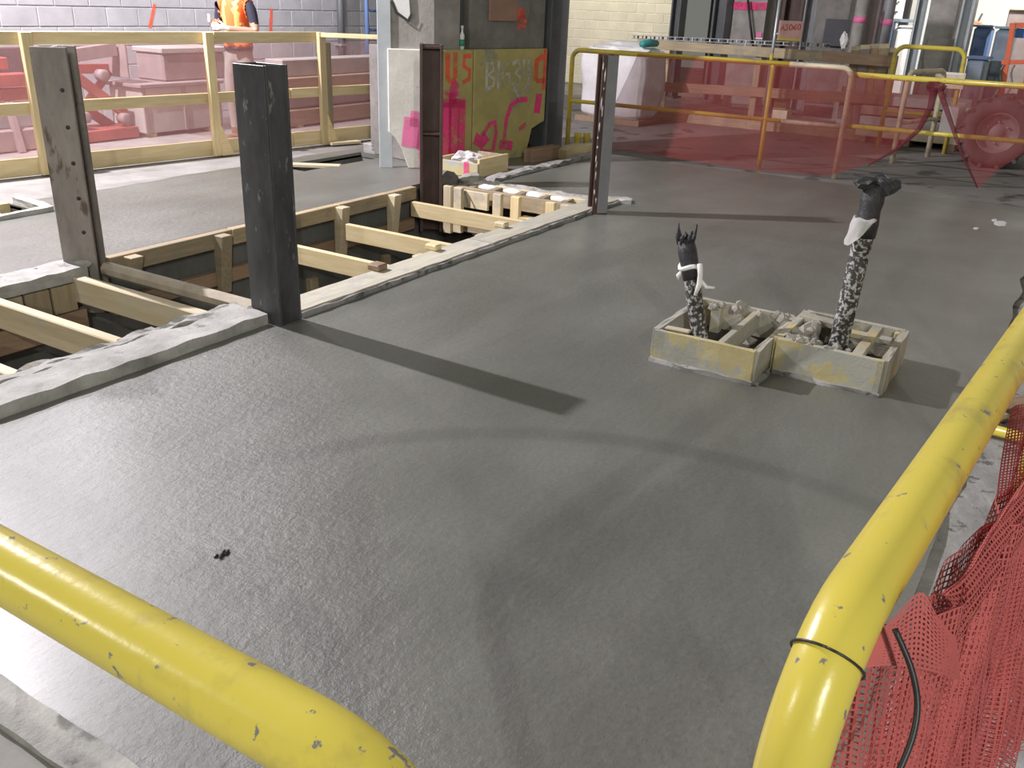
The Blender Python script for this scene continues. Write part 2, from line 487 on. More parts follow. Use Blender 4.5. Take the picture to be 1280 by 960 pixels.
def lathe(name, m, parent, prof, mw, seg=24, smooth=True):
    bm = bmesh.new()
    rings = []
    for r, z in prof:
        if r < 1e-5: rings.append([bm.verts.new((0, 0, z))])
        else: rings.append([bm.verts.new((r*math.cos(2*PI*k/seg), r*math.sin(2*PI*k/seg), z)) for k in range(seg)])
    for a, b in zip(rings, rings[1:]):
        for k in range(seg):
            k2 = (k+1) % seg
            if len(a) == 1 and len(b) == 1: continue
            if len(a) == 1: bm.faces.new((a[0], b[k], b[k2]))
            elif len(b) == 1: bm.faces.new((a[k], a[k2], b[0]))
            else: bm.faces.new((a[k], a[k2], b[k2], b[k]))
    return mobj(name, bm_mesh(bm, smooth), m, parent, mw)

def lump(name, m, parent, c, s, amp=0.25, sub=2, freq=2.0, flat_bottom=True):
    bm = bmesh.new()
    bmesh.ops.create_icosphere(bm, subdivisions=sub, radius=1.0)
    sd = random.random() * 100
    for v in bm.verts:
        k = 1 + amp * noise.noise(v.co * freq + Vector((sd, sd, sd))) + amp * 0.5 * noise.noise(v.co * freq * 2.7 + Vector((sd, 3, sd)))
        v.co *= k
        v.co = Vector((v.co.x * s[0], v.co.y * s[1], v.co.z * s[2]))
        if flat_bottom and v.co.z < -0.6 * s[2]: v.co.z = -0.6 * s[2]
    return mobj(name, bm_mesh(bm), m, parent, Matrix.Translation(Vector(c)))

def hsection(w, d, tf, tw):
    """outline of an H section in local XY: flanges along X (width w) at y=+-d/2"""
    a, b = w/2, d/2
    return [(-a, -b), (a, -b), (a, -b+tf), (tw/2, -b+tf), (tw/2, b-tf), (a, b-tf), (a, b), (-a, b), (-a, b-tf), (-tw/2, b-tf), (-tw/2, -b+tf), (-a, -b+tf)]

def extrude_z(name, m, parent, poly, mw, z0, z1):
    bm = bmesh.new()
    f = [bm.verts.new((x, y, z0)) for x, y in poly]
    g = [bm.verts.new((x, y, z1)) for x, y in poly]
    n = len(poly)
    bm.faces.new(f[::-1]); bm.faces.new(g)
    for i in range(n):
        bm.faces.new((f[i], f[(i+1) % n], g[(i+1) % n], g[i]))
    return mobj(name, bm_mesh(bm), m, parent, mw)

def strokes(name, m, parent, lines, width, mw, lift=0.003):
    """painted strokes as thin raised ribbons in local XZ (facing local -Y)"""
    bm = bmesh.new()
    for ln in lines:
        w = width
        if isinstance(ln[0], (int, float)):
            w = ln[0]; ln = ln[1:]
        p = [Vector((a, 0, b)) for a, b in ln]
        n = len(p)
        L, R = [], []
        for i in range(n):
            t = (p[min(i+1, n-1)] - p[max(i-1, 0)])
            if t.length < 1e-6: t = Vector((1, 0, 0))
            t.normalize()
            s = Vector((-t.z, 0, t.x)) * w / 2
            e = t * w * 0.3 * (1 if i == n-1 else -1 if i == 0 else 0)
            L.append(p[i] + s + e); R.append(p[i] - s + e)
        vt = [bm.verts.new(v + Vector((0, -lift, 0))) for v in L + R]
        for i in range(n - 1):
            bm.faces.new((vt[i], vt[i+1], vt[n+i+1], vt[n+i]))
    return mobj(name, bm_mesh(bm), m, parent, mw)

def wall_frame(p0, p1):
    """local X from p0 to p1 (horizontal), local Z up, local -Y on the right hand of p0->p1 ... facing side chosen by order"""
    p0, p1 = Vector(p0), Vector(p1)
    x = (p1 - p0); x.z = 0; x.normalize()
    z = Vector((0, 0, 1)); y = z.cross(x)
    mt = Matrix((x, y, z)).transposed().to_4x4()
    mt.translation = p0
    return mt

def structure(o):
    o['kind'] = 'structure'
    return o

# ---------------------------------------------------------------- floors
HOLES = [(0.4, 6.95, 3.42, 4.98), (3.2, 3.80, 6.32, 6.80), (6.30, 7.55, 6.14, 6.52)]

def slab(name, m, x0, x1, y0, y1, z, step, holes, jag=0.0, amp=0.0, th=0.03):
    def breaks(a, b, extra):
        s = {round(a, 4), round(b, 4)}
        n = int((b - a) / step)
        cand = [a + (b - a) * i / n for i in range(1, n)]
        ex = [e for e in extra if a < e < b]
        for c in cand:
            if all(abs(c - e) > step * 0.45 for e in ex): s.add(round(c, 4))
        s.update(round(e, 4) for e in ex)
        return sorted(s)
    xs = breaks(x0, x1, [h for H in holes for h in H[:2]])
    ys = breaks(y0, y1, [h for H in holes for h in H[2:]])
    bm = bmesh.new()
    V = {}
    def vert(i, j):
        if (i, j) not in V:
            x, y = xs[i], ys[j]
            dx = dy = 0
            if jag and (i in (0, len(xs)-1)): dx = jag * noise.noise(Vector((y * 3.1, x, 1.0)))
            if jag and (j in (0, len(ys)-1)): dy = jag * noise.noise(Vector((x * 3.1, y, 5.0)))
            zz = z + amp * noise.noise(Vector((x * 1.3, y * 1.3, 0)))
            V[(i, j)] = bm.verts.new((x + dx, y + dy, zz))
        return V[(i, j)]
    for i in range(len(xs) - 1):
        for j in range(len(ys) - 1):
            cx, cy = (xs[i] + xs[i+1]) / 2, (ys[j] + ys[j+1]) / 2
            if any(h[0] < cx < h[1] and h[2] < cy < h[3] for h in holes): continue
            bm.faces.new((vert(i, j), vert(i+1, j), vert(i+1, j+1), vert(i, j+1)))
    ext = bmesh.ops.extrude_edge_only(bm, edges=[e for e in bm.edges if e.is_boundary])
    for v in ext['geom']:
        if isinstance(v, bmesh.types.BMVert): v.co.z -= th
    me = bm_mesh(bm, False)
    return structure(mobj(name, me, m))

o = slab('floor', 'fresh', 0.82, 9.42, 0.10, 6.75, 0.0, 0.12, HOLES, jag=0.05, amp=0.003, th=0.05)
o['label'] = 'freshly poured dark grey concrete floor slab with the timber-lined pit'
FRESH_IN = [(1.0, 9.3, 0.25, 6.6)]
o = slab('floor', 'old_far', 7.2, 26.0, -6.0, 14.0, -0.02, 0.5, [(7.2, 9.25, 0.3, 6.6)] + [HOLES[2]], th=0.02)
o['label'] = 'worn brown-grey concrete floor behind the fresh slab'
o = slab('floor', 'old_pale', -4.0, 7.2, 6.6, 14.0, -0.012, 0.25, [HOLES[1], HOLES[2]], th=0.02)
o['label'] = 'pale dusty concrete floor under the timber guardrail'
o = slab('floor', 'old_rough', -4.0, 7.2, -6.0, 0.3, -0.02, 0.5, [], th=0.02)
o['label'] = 'rough grey concrete floor outside the yellow barricade'
o = slab('floor', 'old_pale', -4.0, 0.95, 0.3, 6.6, -0.012, 0.25, [(0.4, 6.95, 3.42, 4.98)], th=0.02)
o['label'] = 'pale concrete floor edge in front of the fresh slab'

# pit sides and bottom
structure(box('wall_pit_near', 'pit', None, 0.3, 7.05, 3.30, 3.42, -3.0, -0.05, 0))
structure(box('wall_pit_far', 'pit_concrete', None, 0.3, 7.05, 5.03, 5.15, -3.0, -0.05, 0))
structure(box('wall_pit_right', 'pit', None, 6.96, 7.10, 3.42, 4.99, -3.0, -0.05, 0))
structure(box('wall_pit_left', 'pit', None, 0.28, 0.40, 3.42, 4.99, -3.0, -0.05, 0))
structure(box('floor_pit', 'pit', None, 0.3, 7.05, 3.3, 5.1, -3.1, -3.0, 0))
for k, (a, b, c, d) in enumerate(HOLES[1:]):
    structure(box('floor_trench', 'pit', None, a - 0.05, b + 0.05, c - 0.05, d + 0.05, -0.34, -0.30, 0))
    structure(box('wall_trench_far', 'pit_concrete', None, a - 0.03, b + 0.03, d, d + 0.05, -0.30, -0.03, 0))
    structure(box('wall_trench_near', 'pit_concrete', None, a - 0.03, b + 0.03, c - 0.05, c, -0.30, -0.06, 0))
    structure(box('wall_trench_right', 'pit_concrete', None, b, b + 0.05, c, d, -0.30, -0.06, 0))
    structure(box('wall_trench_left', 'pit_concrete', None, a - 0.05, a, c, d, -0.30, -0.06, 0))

# ---------------------------------------------------------------- walls
def block_wall(name, label, m_block, m_joint, p0, p1, height, bl, bh, joint=0.012, th=0.2):
    fr = wall_frame(p0, p1)
    L = (Vector(p1) - Vector(p0)).length
    core = bm_mesh(box_bm(L, th, height))
    w = structure(mobj(name, core, m_joint, None, fr @ Matrix.Translation((L/2, th/2 + 0.008, height/2))))
    w['label'] = label
    full = bm_mesh(box_bm(bl - joint, 0.05, bh - joint, 0.005)); full.materials.append(M[m_block])
    half = bm_mesh(box_bm(bl/2 - joint, 0.05, bh - joint, 0.005)); half.materials.append(M[m_block])
    rows = int(height / bh)
    for r in range(rows):
        x = 0.0
        if r % 2:
            mobj('block', half, None, w, fr @ Matrix.Translation((bl/4, 0.022, (r + 0.5) * bh)))
            x = bl/2
        while x + bl <= L + 1e-6:
            dy = random.uniform(-0.002, 0.002)
            mobj('block', full, None, w, fr @ Matrix.Translation((x + bl/2, 0.022 + dy, (r + 0.5) * bh)))
            x += bl
        if L - x > bl * 0.3:
            mobj('block', half, None, w, fr @ Matrix.Translation((x + bl/4, 0.022, (r + 0.5) * bh)))
    return w

wall_l = block_wall('wall_left', 'grey concrete block wall behind the timber guardrail', 'block', 'joint', (3.2, 10.3, -0.02), (13.0, 10.3, -0.02), 2.64, 0.44, 0.22)
strokes('paint_mark', 'spray_orange', wall_l, [[(0, 0), (0.10, 0.25)]], 0.05, wall_frame((7.98, 10.298, 1.08), (9, 10.298, 1.08)))
strokes('paint_mark', 'spray_orange', wall_l, [[(0, 0), (0.04, 0.30)]], 0.06, wall_frame((10.03, 10.298, 1.0), (11, 10.298, 1.0)))
wall_c = block_wall('wall_center', 'cream painted block wall at the far end beside the column', 'block_cream', 'joint_cream', (18.0, 11.0, -0.02), (18.0, 7.3, -0.02), 2.8, 0.40, 0.18)
structure(box('wall_right', 'wall_white', None, 21.0, 21.2, -8.0, 3.6, -0.02, 4.0, 0))
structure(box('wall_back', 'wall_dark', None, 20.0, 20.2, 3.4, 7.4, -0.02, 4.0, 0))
structure(box('wall_far_left', 'block', None, 13.0, 20.0, 11.2, 11.4, -0.02, 4.0, 0))

# ---------------------------------------------------------------- pit edges and formwork
t = thing('pit_curb', 'long rough whitish mortar curb along the near edge of the pit, left of the dark post', 'curb', (1.7, 3.4, 0))
rough_beam('curb_body', 'crust', t, (0.35, 3.395, 0.005), (3.045, 3.395, 0.015), 0.25, 0.085, 0.012, 0.05)
rough_beam('mortar_bead', 'crust', t, (0.5, 3.50, 0.02), (3.0, 3.50, 0.03), 0.06, 0.06, 0.022, 0.03)
t = thing('pit_curb', 'crusted curb strip along the far edge of the pit left of the grey post', 'curb', (1.7, 4.9, 0))
rough_beam('curb_body', 'crust', t, (0.35, 4.90, -0.02), (3.09, 4.90, -0.015), 0.22, 0.07, 0.012, 0.05)
for x0, x1 in ((2.28, 2.40), (2.52, 2.68), (2.78, 2.9)):
    box('dark_joint', 'pit', t, x0, x1, 4.955, 4.985, -0.02, 0.018, 0.003)

t = thing('edge_board', 'straight cement-splashed timber edge board along the near pit edge, right of the dark post', 'board', (5.1, 3.33, 0))
rough_beam('board', 'board_cement', t, (3.215, 3.315, 0.008), (5.05, 3.322, 0.008), 0.19, 0.055, 0.006, 0.08)
rough_beam('board', 'board_cement', t, (5.06, 3.322, 0.008), (7.02, 3.315, 0.008), 0.19, 0.055, 0.006, 0.08)
rough_beam('cement_skirt', 'old_rough', t, (3.22, 3.218, 0.0), (7.0, 3.213, 0.0), 0.035, 0.05, 0.012, 0.06)
for (x, y, w, m) in ((4.02, 3.40, 0.09, 'ply'), (4.62, 3.42, 0.07, 'pine'), (5.45, 3.42, 0.07, 'pine_pale')):
    box('wedge_block', m, t, x, x + w, y - 0.04, y + 0.05, 0.036, 0.075, 0.008)

rough_beam('mortar_edge', 'crust', t, (7.03, 3.36, 0.0), (7.12, 3.14, 0.0), 0.14, 0.05, 0.02, 0.04)
# left bay timbers
t = thing('timber_struts', 'pale dusty timber struts crossing the left bay of the pit', 'formwork', (2.6, 4.2, -0.1))
for x, y0, y1, w in ((1.98, 3.50, 4.86, 0.06), (2.50, 3.50, 4.84, 0.065), (3.02, 3.50, 4.84, 0.07)):
    beam('strut', 'pine_pale', t, (x, y0, -0.10), (x, y1, -0.10), w, 0.15, 0.006)
for x in (1.98, 2.50, 3.02):
    rough_beam('mortar_clump', 'rubble', t, (x - 0.10, 3.54, -0.0), (x + 0.10, 3.54, 0.0), 0.10, 0.06, 0.04, 0.03)
for x in (2.12, 2.28, 2.44, 2.60, 2.76, 2.92):
    beam('plank', 'pine_old' if int(x * 100) % 32 else 'steel_primer', t, (x, 4.80, -0.06), (x, 4.80, -0.22), 0.145, 0.025, 0.003, up=(0, 1, 0))
beam('wale', 'ply', t, (0.5, 4.82, -0.30), (3.05, 4.82, -0.30), 0.05, 0.14)
beam('wale', 'pine_old', t, (0.5, 3.50, -0.22), (3.05, 3.50, -0.22), 0.04, 0.16)
for x in (2.02, 2.54):
    beam('prop', 'pine_old', t, (x + 0.12, 4.3, -0.18), (x + 0.12, 4.3, -0.9), 0.08, 0.04)

t = thing('cross_pipe', 'dusty brown steel tube lying across the pit between the grey post and the dark post', 'pipe', (3.25, 4.2, -0.03))
beam('tube_body', 'pipe_mid', t, (3.245, 3.44, -0.035), (3.235, 4.85, -0.035), 0.085, 0.085, 0.028)
beam('clip', 'steel_grey', t, (3.20, 3.50, 0.0), (3.29, 3.50, 0.0), 0.05, 0.03)

# main bay
t = thing('timber_formwork', 'timber formwork with wales, wedge studs and pale struts in the main pit bay', 'formwork', (5, 4.3, -0.1))
for x0, x1 in ((3.32, 4.30), (4.31, 5.40), (5.41, 6.42)):
    beam('wale', 'pine_old', t, (x0, 4.945, -0.055), (x1, 4.945, -0.055), 0.07, 0.11)
beam('wale', 'ply', t, (3.32, 4.96, -0.33), (4.8, 4.96, -0.33), 0.06, 0.10)
beam('wale', 'ply', t, (4.81, 4.96, -0.33), (6.42, 4.96, -0.33), 0.06, 0.10)
for x in (3.46, 4.18, 5.40, 6.06):
    hgt = 0.16 if x < 3.6 else 0.42
    d = 0.10
    prism('stud', 'pine_old' if x < 5 else 'pine_pale', t, [(0, 0), (d, 0), (d, -hgt), (d * 0.55, -hgt)], Matrix.Translation((x, 4.825, -0.01)) @ Matrix.Rotation(PI/2, 4, 'Z'), 0.09, 0.004)
for (x, y0, y1) in ((4.55, 3.45, 4.60), (5.28, 3.45, 4.72), (6.29, 3.45, 4.86)):
    beam('strut', 'pine', t, (x, y0, -0.165), (x, y1, -0.165), 0.045, 0.13)
for x in (4.60, 5.33):
    beam('stub', 'pine_pale', t, (x, 3.50, -0.35), (x, 3.50, 0.0), 0.09, 0.05)
beam('wale', 'pine_old', t, (3.3, 3.45, -0.16), (6.9, 3.45, -0.16), 0.05, 0.2)
for x in (4.0, 4.9, 5.8):
    beam('prop', 'pine_old', t, (x + 0.1, 4.85, -0.5), (x + 0.1, 4.85, -1.5), 0.09, 0.05)
lump('black_bucket_rim', 'black', t, (5.0, 4.62, -0.75), (0.16, 0.16, 0.12), 0.15)

# right end form
t = thing('end_formwork', 'crowded short timber studs and boards closing the right end of the pit', 'formwork', (6.7, 4.2, -0.05))
for y, hgt, m in ((4.64, 0.42, 'pine_pale'), (4.53, 0.40, 'pine_pale'), (4.12, 0.32, 'pine_pale'), (3.94, 0.34, 'pine'), (3.60, 0.30, 'pine'), (3.46, 0.30, 'pine_pale')):
    beam('stud', m, t, (6.53, y, 0.03), (6.53, y, 0.03 - hgt), 0.085, 0.045, up=(1, 0, 0))
beam('board', 'pine_old', t, (6.66, 3.44, -0.05), (6.66, 4.70, -0.05), 0.04, 0.13)
beam('board', 'pine_pale', t, (6.88, 3.44, -0.03), (6.88, 4.70, -0.03), 0.05, 0.10)
beam('board', 'pine_pale', t, (6.58, 4.25, -0.07), (6.58, 4.56, -0.07), 0.03, 0.15)
beam('board', 'pine', t, (6.56, 3.66, -0.15), (6.56, 3.90, -0.15), 0.1, 0.03)
beam('board', 'pine_old', t, (6.57, 3.5, -0.30), (6.57, 4.7, -0.30), 0.04, 0.12)
for y in (4.5, 4.28, 4.02, 3.78, 3.56):
    beam('spacer', 'pine_old', t, (6.66, y, -0.02), (6.90, y + 0.04, -0.02), 0.06, 0.07)
for y in (4.40, 4.14, 3.90, 3.66):
    lump('pale_sheeting', 'rag', t, (6.80, y, -0.0), (0.05, 0.10, 0.035), 0.3)
rough_beam('mortar_edge', 'crust', t, (6.95, 3.42, 0.0), (6.95, 4.9, 0.0), 0.10, 0.05, 0.025, 0.05)
lump('rubble_heap', 'rubble', t, (6.96, 4.70, 0.0), (0.16, 0.14, 0.07), 0.5)
lump('rubble_heap', 'concrete_col_grey', t, (6.80, 4.85, 0.0), (0.12, 0.10, 0.09), 0.6)
beam('nail_bar', 'steel_dark', t, (6.54, 4.47, 0.0), (6.50, 4.40, -0.12), 0.012, 0.012)

# ---------------------------------------------------------------- steel posts
def hpost(name, label, m, loc, rot, w, d, tf, tw, h, zb=-0.25):
    t = thing(name, label, 'post', (loc[0], loc[1], 0))
    mw = Matrix.Translation((loc[0], loc[1], 0)) @ Matrix.Rotation(math.radians(rot), 4, 'Z')
    a, b = w/2, d/2
    for s in (-1, 1):
        y = s * (b - tf/2)
        mobj('flange', bm_mesh(box_bm(w, tf, h - zb, 0.003)), m, t, mw @ Matrix.Translation((0, y, (h + zb)/2)))
    mobj('web', bm_mesh(box_bm(tw, d - 2*tf, h - zb - 0.004)), m, t, mw @ Matrix.Translation((0, 0, (h + zb)/2)))
    return t, mw

t, mw = hpost('steel_post', 'grey weathered H-section steel post with bolt holes at the far left pit corner', 'steel_grey', (3.19, 4.96), -50, 0.19, 0.19, 0.022, 0.016, 1.225, -0.3)
for z in (1.0, 0.80, 0.60, 0.40, 0.2):
    lathe('bolt_hole', 'black', t, [(0, 0.004), (0.011, 0.004), (0.012, 0)], mw @ Matrix.Translation((0.045, -0.0945, z)) @ Matrix.Rotation(PI/2, 4, 'X'), 10)
lump('mortar_clump', 'crust', t, (3.13, 4.9, 0.0), (0.07, 0.06, 0.03), 0.4)

t = thing('steel_post', 'thick dark square steel post on the near pit edge casting a long shadow', 'post', (3.13, 3.29, 0))
bx0, bx1, by0, by1 = 3.055, 3.205, 3.195, 3.395
for nm, a in (('side_plate', (bx0, bx0 + 0.012, by0, by1)), ('side_plate', (bx1 - 0.012, bx1, by0, by1)), ('face_plate', (bx0 + 0.012, bx1 - 0.012, by0, by0 + 0.012)), ('face_plate', (bx0 + 0.012, bx1 - 0.012, by1 - 0.012, by1))):
    box(nm, 'steel_dark', t, a[0], a[1], a[2], a[3], -0.3, 1.24, 0.002)
lump('mortar_clump', 'crust', t, (3.07, 3.39, 0.04), (0.05, 0.04, 0.03), 0.5)

t, mw = hpost('steel_post', 'rust-brown H-section steel post with open channel in front of the painted column', 'steel_rust', (6.57, 4.86), 36.6, 0.20, 0.20, 0.028, 0.016, 1.19, -0.4)
for z in (0.46, 1.165):
    mobj('stiffener_plate', bm_mesh(box_bm(0.17, 0.15, 0.022, 0.003)), 'steel_rust', t, mw @ Matrix.Translation((-0.005, 0, z)))

t, mw = hpost('steel_post', 'slim rusty steel post with flaking white edge at the right pit corner', 'steel_rust', (6.56, 3.19), -46, 0.125, 0.14, 0.016, 0.012, 1.205, -0.3)
sp = mobj('primed_face', bm_mesh(box_bm(0.085, 0.004, 1.19, 0.001)), 'steel_primer', t, mw @ Matrix.Translation((0.018, -0.0715, 0.605)))
for k in range(13):
    lump('paint_flake', 'rag', t, mw @ Vector((-0.05 + random.uniform(-0.012, 0.016), -0.07, 0.10 + k * 0.085 + random.uniform(-0.04, 0.04))), (0.009, 0.004, random.uniform(0.012, 0.06)), 0.9, 1, 2, False)

# ---------------------------------------------------------------- formwork boxes and pipes on the slab
def form_box(label, x0, x1, y0, y1, h, th, taper, seed):
    random.seed(seed)
    t = thing('formwork_box', label, 'box', ((x0 + x1)/2, (y0 + y1)/2, 0))
    for nm, a in (('front_board', ((x0, y0, x0, y1), 'form_box')), ('back_board', ((x1, y0, x1, y1), 'form_grey')),
                  ('side_board', ((x0, y0, x1, y0), 'form_grey')), ('side_board', ((x0, y1, x1, y1), 'form_box'))):
        (ax, ay, bx, by), m = a
        rough_beam(nm, m, t, (ax, ay, h/2 - 0.01), (bx, by, h/2 - 0.01), th, h + 0.02, 0.006, 0.05)
    return t

t = form_box('open timber formwork box around the short leaning pipe, leftmost of the pair', 3.79, 4.40, 1.01, 1.49, 0.155, 0.03, 0.02, 3)
beam('divider', 'form_grey', t, (3.81, 1.19, 0.09), (4.38, 1.19, 0.10), 0.035, 0.10)
beam('corner_block', 'form_box', t, (4.33, 1.38, 0.0), (4.33, 1.38, 0.15), 0.05, 0.05)
beam('lath', 'pine_pale', t, (3.84, 1.46, 0.155), (3.84, 1.34, 0.158), 0.035, 0.014)
for k in range(16):
    lump('mortar_crumb', 'rubble', t, (random.uniform(4.28, 4.40), random.uniform(1.02, 1.40), 0.15 + random.uniform(-0.01, 0.012)), [random.uniform(0.014, 0.028)] * 3, 0.5, 1)
for k in range(8):
    lump('mortar_crumb', 'rubble', t, (random.uniform(3.95, 4.30), random.uniform(1.05, 1.40), 0.012), [random.uniform(0.03, 0.05)] * 3, 0.4, 1)
box('base_fill', 'pit', t, 3.80, 4.39, 1.02, 1.48, 0.002, 0.015, 0)
rough_beam('cement_fillet', 'old_rough', t, (3.775, 1.0, 0.002), (3.775, 1.5, 0.002), 0.035, 0.03, 0.015, 0.03)
rough_beam('cement_fillet', 'old_rough', t, (3.78, 0.99, 0.0), (3.97, 0.99, 0.0), 0.03, 0.03, 0.015, 0.03)

t = form_box('open cement-crusted formwork box around the tall black pipe, nearer the barricade', 4.00, 4.50, 0.50, 0.972, 0.165, 0.035, 0.02, 5)
beam('cross_lath', 'form_grey', t, (4.02, 0.62, 0.150), (4.47, 0.62, 0.155), 0.05, 0.03)
beam('cross_lath', 'form_box', t, (4.34, 0.53, 0.145), (4.34, 0.80, 0.145), 0.05, 0.03)
beam('cross_lath', 'form_grey', t, (4.40, 0.74, 0.15), (4.40, 0.98, 0.165), 0.07, 0.03)
beam('end_lath', 'form_box', t, (4.46, 0.51, 0.0), (4.46, 0.51, 0.16), 0.03, 0.06)
box('base_fill', 'pit', t, 4.01, 4.49, 0.51, 0.965, 0.002, 0.015, 0)
for k in range(34):
    a = random.random()
    if a < 0.6: p = (4.02 + random.uniform(-0.02, 0.05), random.uniform(0.66, 0.96), 0.160)
    else: p = (random.uniform(4.1, 4.47), random.uniform(0.84, 0.965), 0.150)
    lump('mortar_crumb', 'rubble', t, p, [random.uniform(0.012, 0.027)] * 3, 0.5, 1)
lump('mortar_heap', 'rubble', t, (4.30, 0.90, 0.13), (0.14, 0.05, 0.045), 0.4)
lump('mortar_heap', 'rubble', t, (4.06, 0.90, 0.13), (0.07, 0.10, 0.05), 0.4)
rough_beam('cement_fillet', 'old_rough', t, (3.985, 0.49, 0.0), (3.985, 0.97, 0.0), 0.03, 0.03, 0.015, 0.03)

def pipe_stub(label, p0, p1, r, wrap_len, rag_at):
    t = thing('conduit_pipe', label, 'pipe', p0)
    p0, p1 = Vector(p0), Vector(p1)
    n = 14
    d = (p1 - p0)
    ax = d.normalized()
    pts = [p0 + d * i / n for i in range(n + 1)]
    tube('pipe_body', 'pipe_speckled', t, pts, r, 16)
    w0 = p1 - ax * wrap_len * 0.25
    return t, ax, w0

t, ax, w0 = pipe_stub('short leaning cement-speckled pipe with black wrapped end and white rag', (4.040, 1.348, 0.037), (4.060, 1.453, 0.394), 0.039, 0.2, 0)
e1 = Vector((4.060, 1.494, 0.529)); e2 = Vector((4.060, 1.484, 0.581))
pts = [w0, w0 + (e1 - w0) * 0.35, w0 + (e1 - w0) * 0.7, e1]
tube('black_wrap', 'black_tape', t, pts, [0.043, 0.044, 0.046, 0.040], 14)
for k in range(7):
    a = k * 2 * PI / 7 + 0.3
    s = e1 + Vector((math.cos(a), math.sin(a), 0)) * 0.028 - Vector((0, 0, 0.02))
    tube('wrap_tip', 'black_tape', t, [s, s + Vector((math.cos(a) * 0.010, math.sin(a) * 0.012, 0.035)), s + Vector((math.cos(a + 0.5) * 0.012, math.sin(a + 0.5) * 0.02, 0.05 + 0.025 * (k % 3)))], [0.013, 0.010, 0.004], 7)
c = Vector((4.050, 1.455, 0.408))
ring = [c + Vector((math.cos(a) * 0.046, math.sin(a) * 0.046, 0.012 * math.sin(a * 2))) for a in [i * 2 * PI / 14 for i in range(15)]]
rg = tube('tied_rag', 'rag', t, ring, 0.011, 7)
rr = Vector((3.990, 1.384, 0.445))
tube('rag_tail', 'rag', t, [rr, rr + Vector((0.0, -0.008, -0.05)), rr + Vector((0.0, -0.010, -0.10)), rr + Vector((-0.02, -0.0, -0.15))], [0.014, 0.012, 0.014, 0.006], 7)
tube('rag_tail', 'rag', t, [rr + Vector((0, -0.008, -0.07)), rr + Vector((0.0, -0.045, -0.105)), rr + Vector((0, -0.085, -0.10))], [0.008, 0.010, 0.006], 7)
rl = Vector((4.050, 1.487, 0.366))
tube('rag_tail', 'rag', t, [rl + Vector((0, 0.0, 0.01)), rl + Vector((0, 0.02, -0.015)), rl + Vector((0, 0.016, -0.035))], [0.012, 0.012, 0.006], 7)

t, ax, w0 = pipe_stub('tall cement-speckled black pipe topped by a black taped knot and white rag', (4.220, 0.745, 0.089), (4.240, 0.725, 0.685), 0.044, 0.2, 0)
e1 = Vector((4.240, 0.721, 0.793)); e2 = Vector((4.240, 0.720, 0.863))
tube('black_wrap', 'black_tape', t, [w0, w0 + (e1 - w0) * 0.4, w0 + (e1 - w0) * 0.75, e1, e2], [0.050, 0.052, 0.046, 0.052, 0.048], 14)
lump('taped_knot', 'black_tape', t, e2 + Vector((0.02, -0.02, 0.0)), (0.055, 0.070, 0.05), 0.5, 2, 2.5, False)
lump('taped_knot', 'black_tape', t, e2 + Vector((-0.02, 0.035, 0.01)), (0.05, 0.05, 0.03), 0.5, 2, 2.5, False)
lump('taped_knot', 'black_tape', t, e2 + Vector((0.0, -0.035, 0.012)), (0.03, 0.05, 0.03), 0.6, 2, 2.5, False)
c = Vector((4.220, 0.731, 0.706))
bm = bmesh.new()
seg = 26
rings = []
for j in range(7):
    rg_ = []
    for k in range(seg):
        a = 2 * PI * k / seg
        side = max(0.0, math.cos(a - 2.4))
        lowz = -0.02 - 0.105 * side ** 1.5 * (1 if j > 0 else 0)
        f = j / 6
        rad = 0.05 + 0.022 * f * side + 0.006 * math.sin(a * 7 + j) * f
        rg_.append(bm.verts.new(c + Vector((math.cos(a) * rad, math.sin(a) * rad, 0.02 + lowz * f + 0.004 * math.sin(a * 5)))))
    rings.append(rg_)
for a_, b_ in zip(rings, rings[1:]):
    for k in range(seg):
        bm.faces.new((a_[k], a_[(k+1) % seg], b_[(k+1) % seg], b_[k]))
bmesh.ops.solidify(bm, geom=bm.faces[:], thickness=0.004)
mobj('tied_rag', bm_mesh(bm, True), 'rag', t)

# ---------------------------------------------------------------- timber guardrail on the left with pink debris net
def rail_y(x): return 7.66 - 0.145 * (x - 4.26)
t = thing('timber_guardrail', 'yellow pine guardrail with three rails and gusseted posts in front of the block wall', 'guardrail', (6.4, rail_y(6.4), 0))
POSTS = (3.1, 4.66, 6.35, 7.70)
for x in POSTS:
    y = rail_y(x)
    beam('post', 'pine', t, (x, y, 0.0), (x, y, 1.165), 0.10, 0.045, up=(0, 1, 0))
    if x > 6:
        prism('gusset', 'pine', t, [(0.03, 0.0), (0.17, 0.0), (0.03, 0.32)], wall_frame((x, y - 0.01, 0.0), (x + 1, y - 0.155, 0.0)), 0.045, 0.003)
for x0, x1 in ((2.6, 4.70), (4.72, 6.42), (6.44, 7.74)):
    dy = 0.05
    beam('top_rail', 'pine', t, (x0, rail_y(x0) + dy, 1.115), (x1, rail_y(x1) + dy, 1.115), 0.04, 0.105)
for x0, x1 in ((2.6, 4.74), (4.75, 7.3), (7.31, 9.4)):
    beam('mid_rail', 'pine', t, (x0, rail_y(x0) + 0.05, 0.555), (x1, rail_y(x1) + 0.05, 0.555), 0.04, 0.10)
    beam('toe_board', 'pine', t, (x0, rail_y(x0) + 0.05, 0.075), (x1, rail_y(x1) + 0.05, 0.075), 0.04, 0.15)
beam('post_doubler', 'pine_old', t, (7.80, rail_y(7.8) + 0.02, 0.0), (7.80, rail_y(7.8) + 0.02, 1.06), 0.07, 0.04, up=(0, 1, 0))
a = Vector((7.68, rail_y(7.7) - 0.03, 1.14)); b = Vector((8.073, 6.527, 1.140))
beam('top_rail', 'pine', t, a, b, 0.09, 0.045)
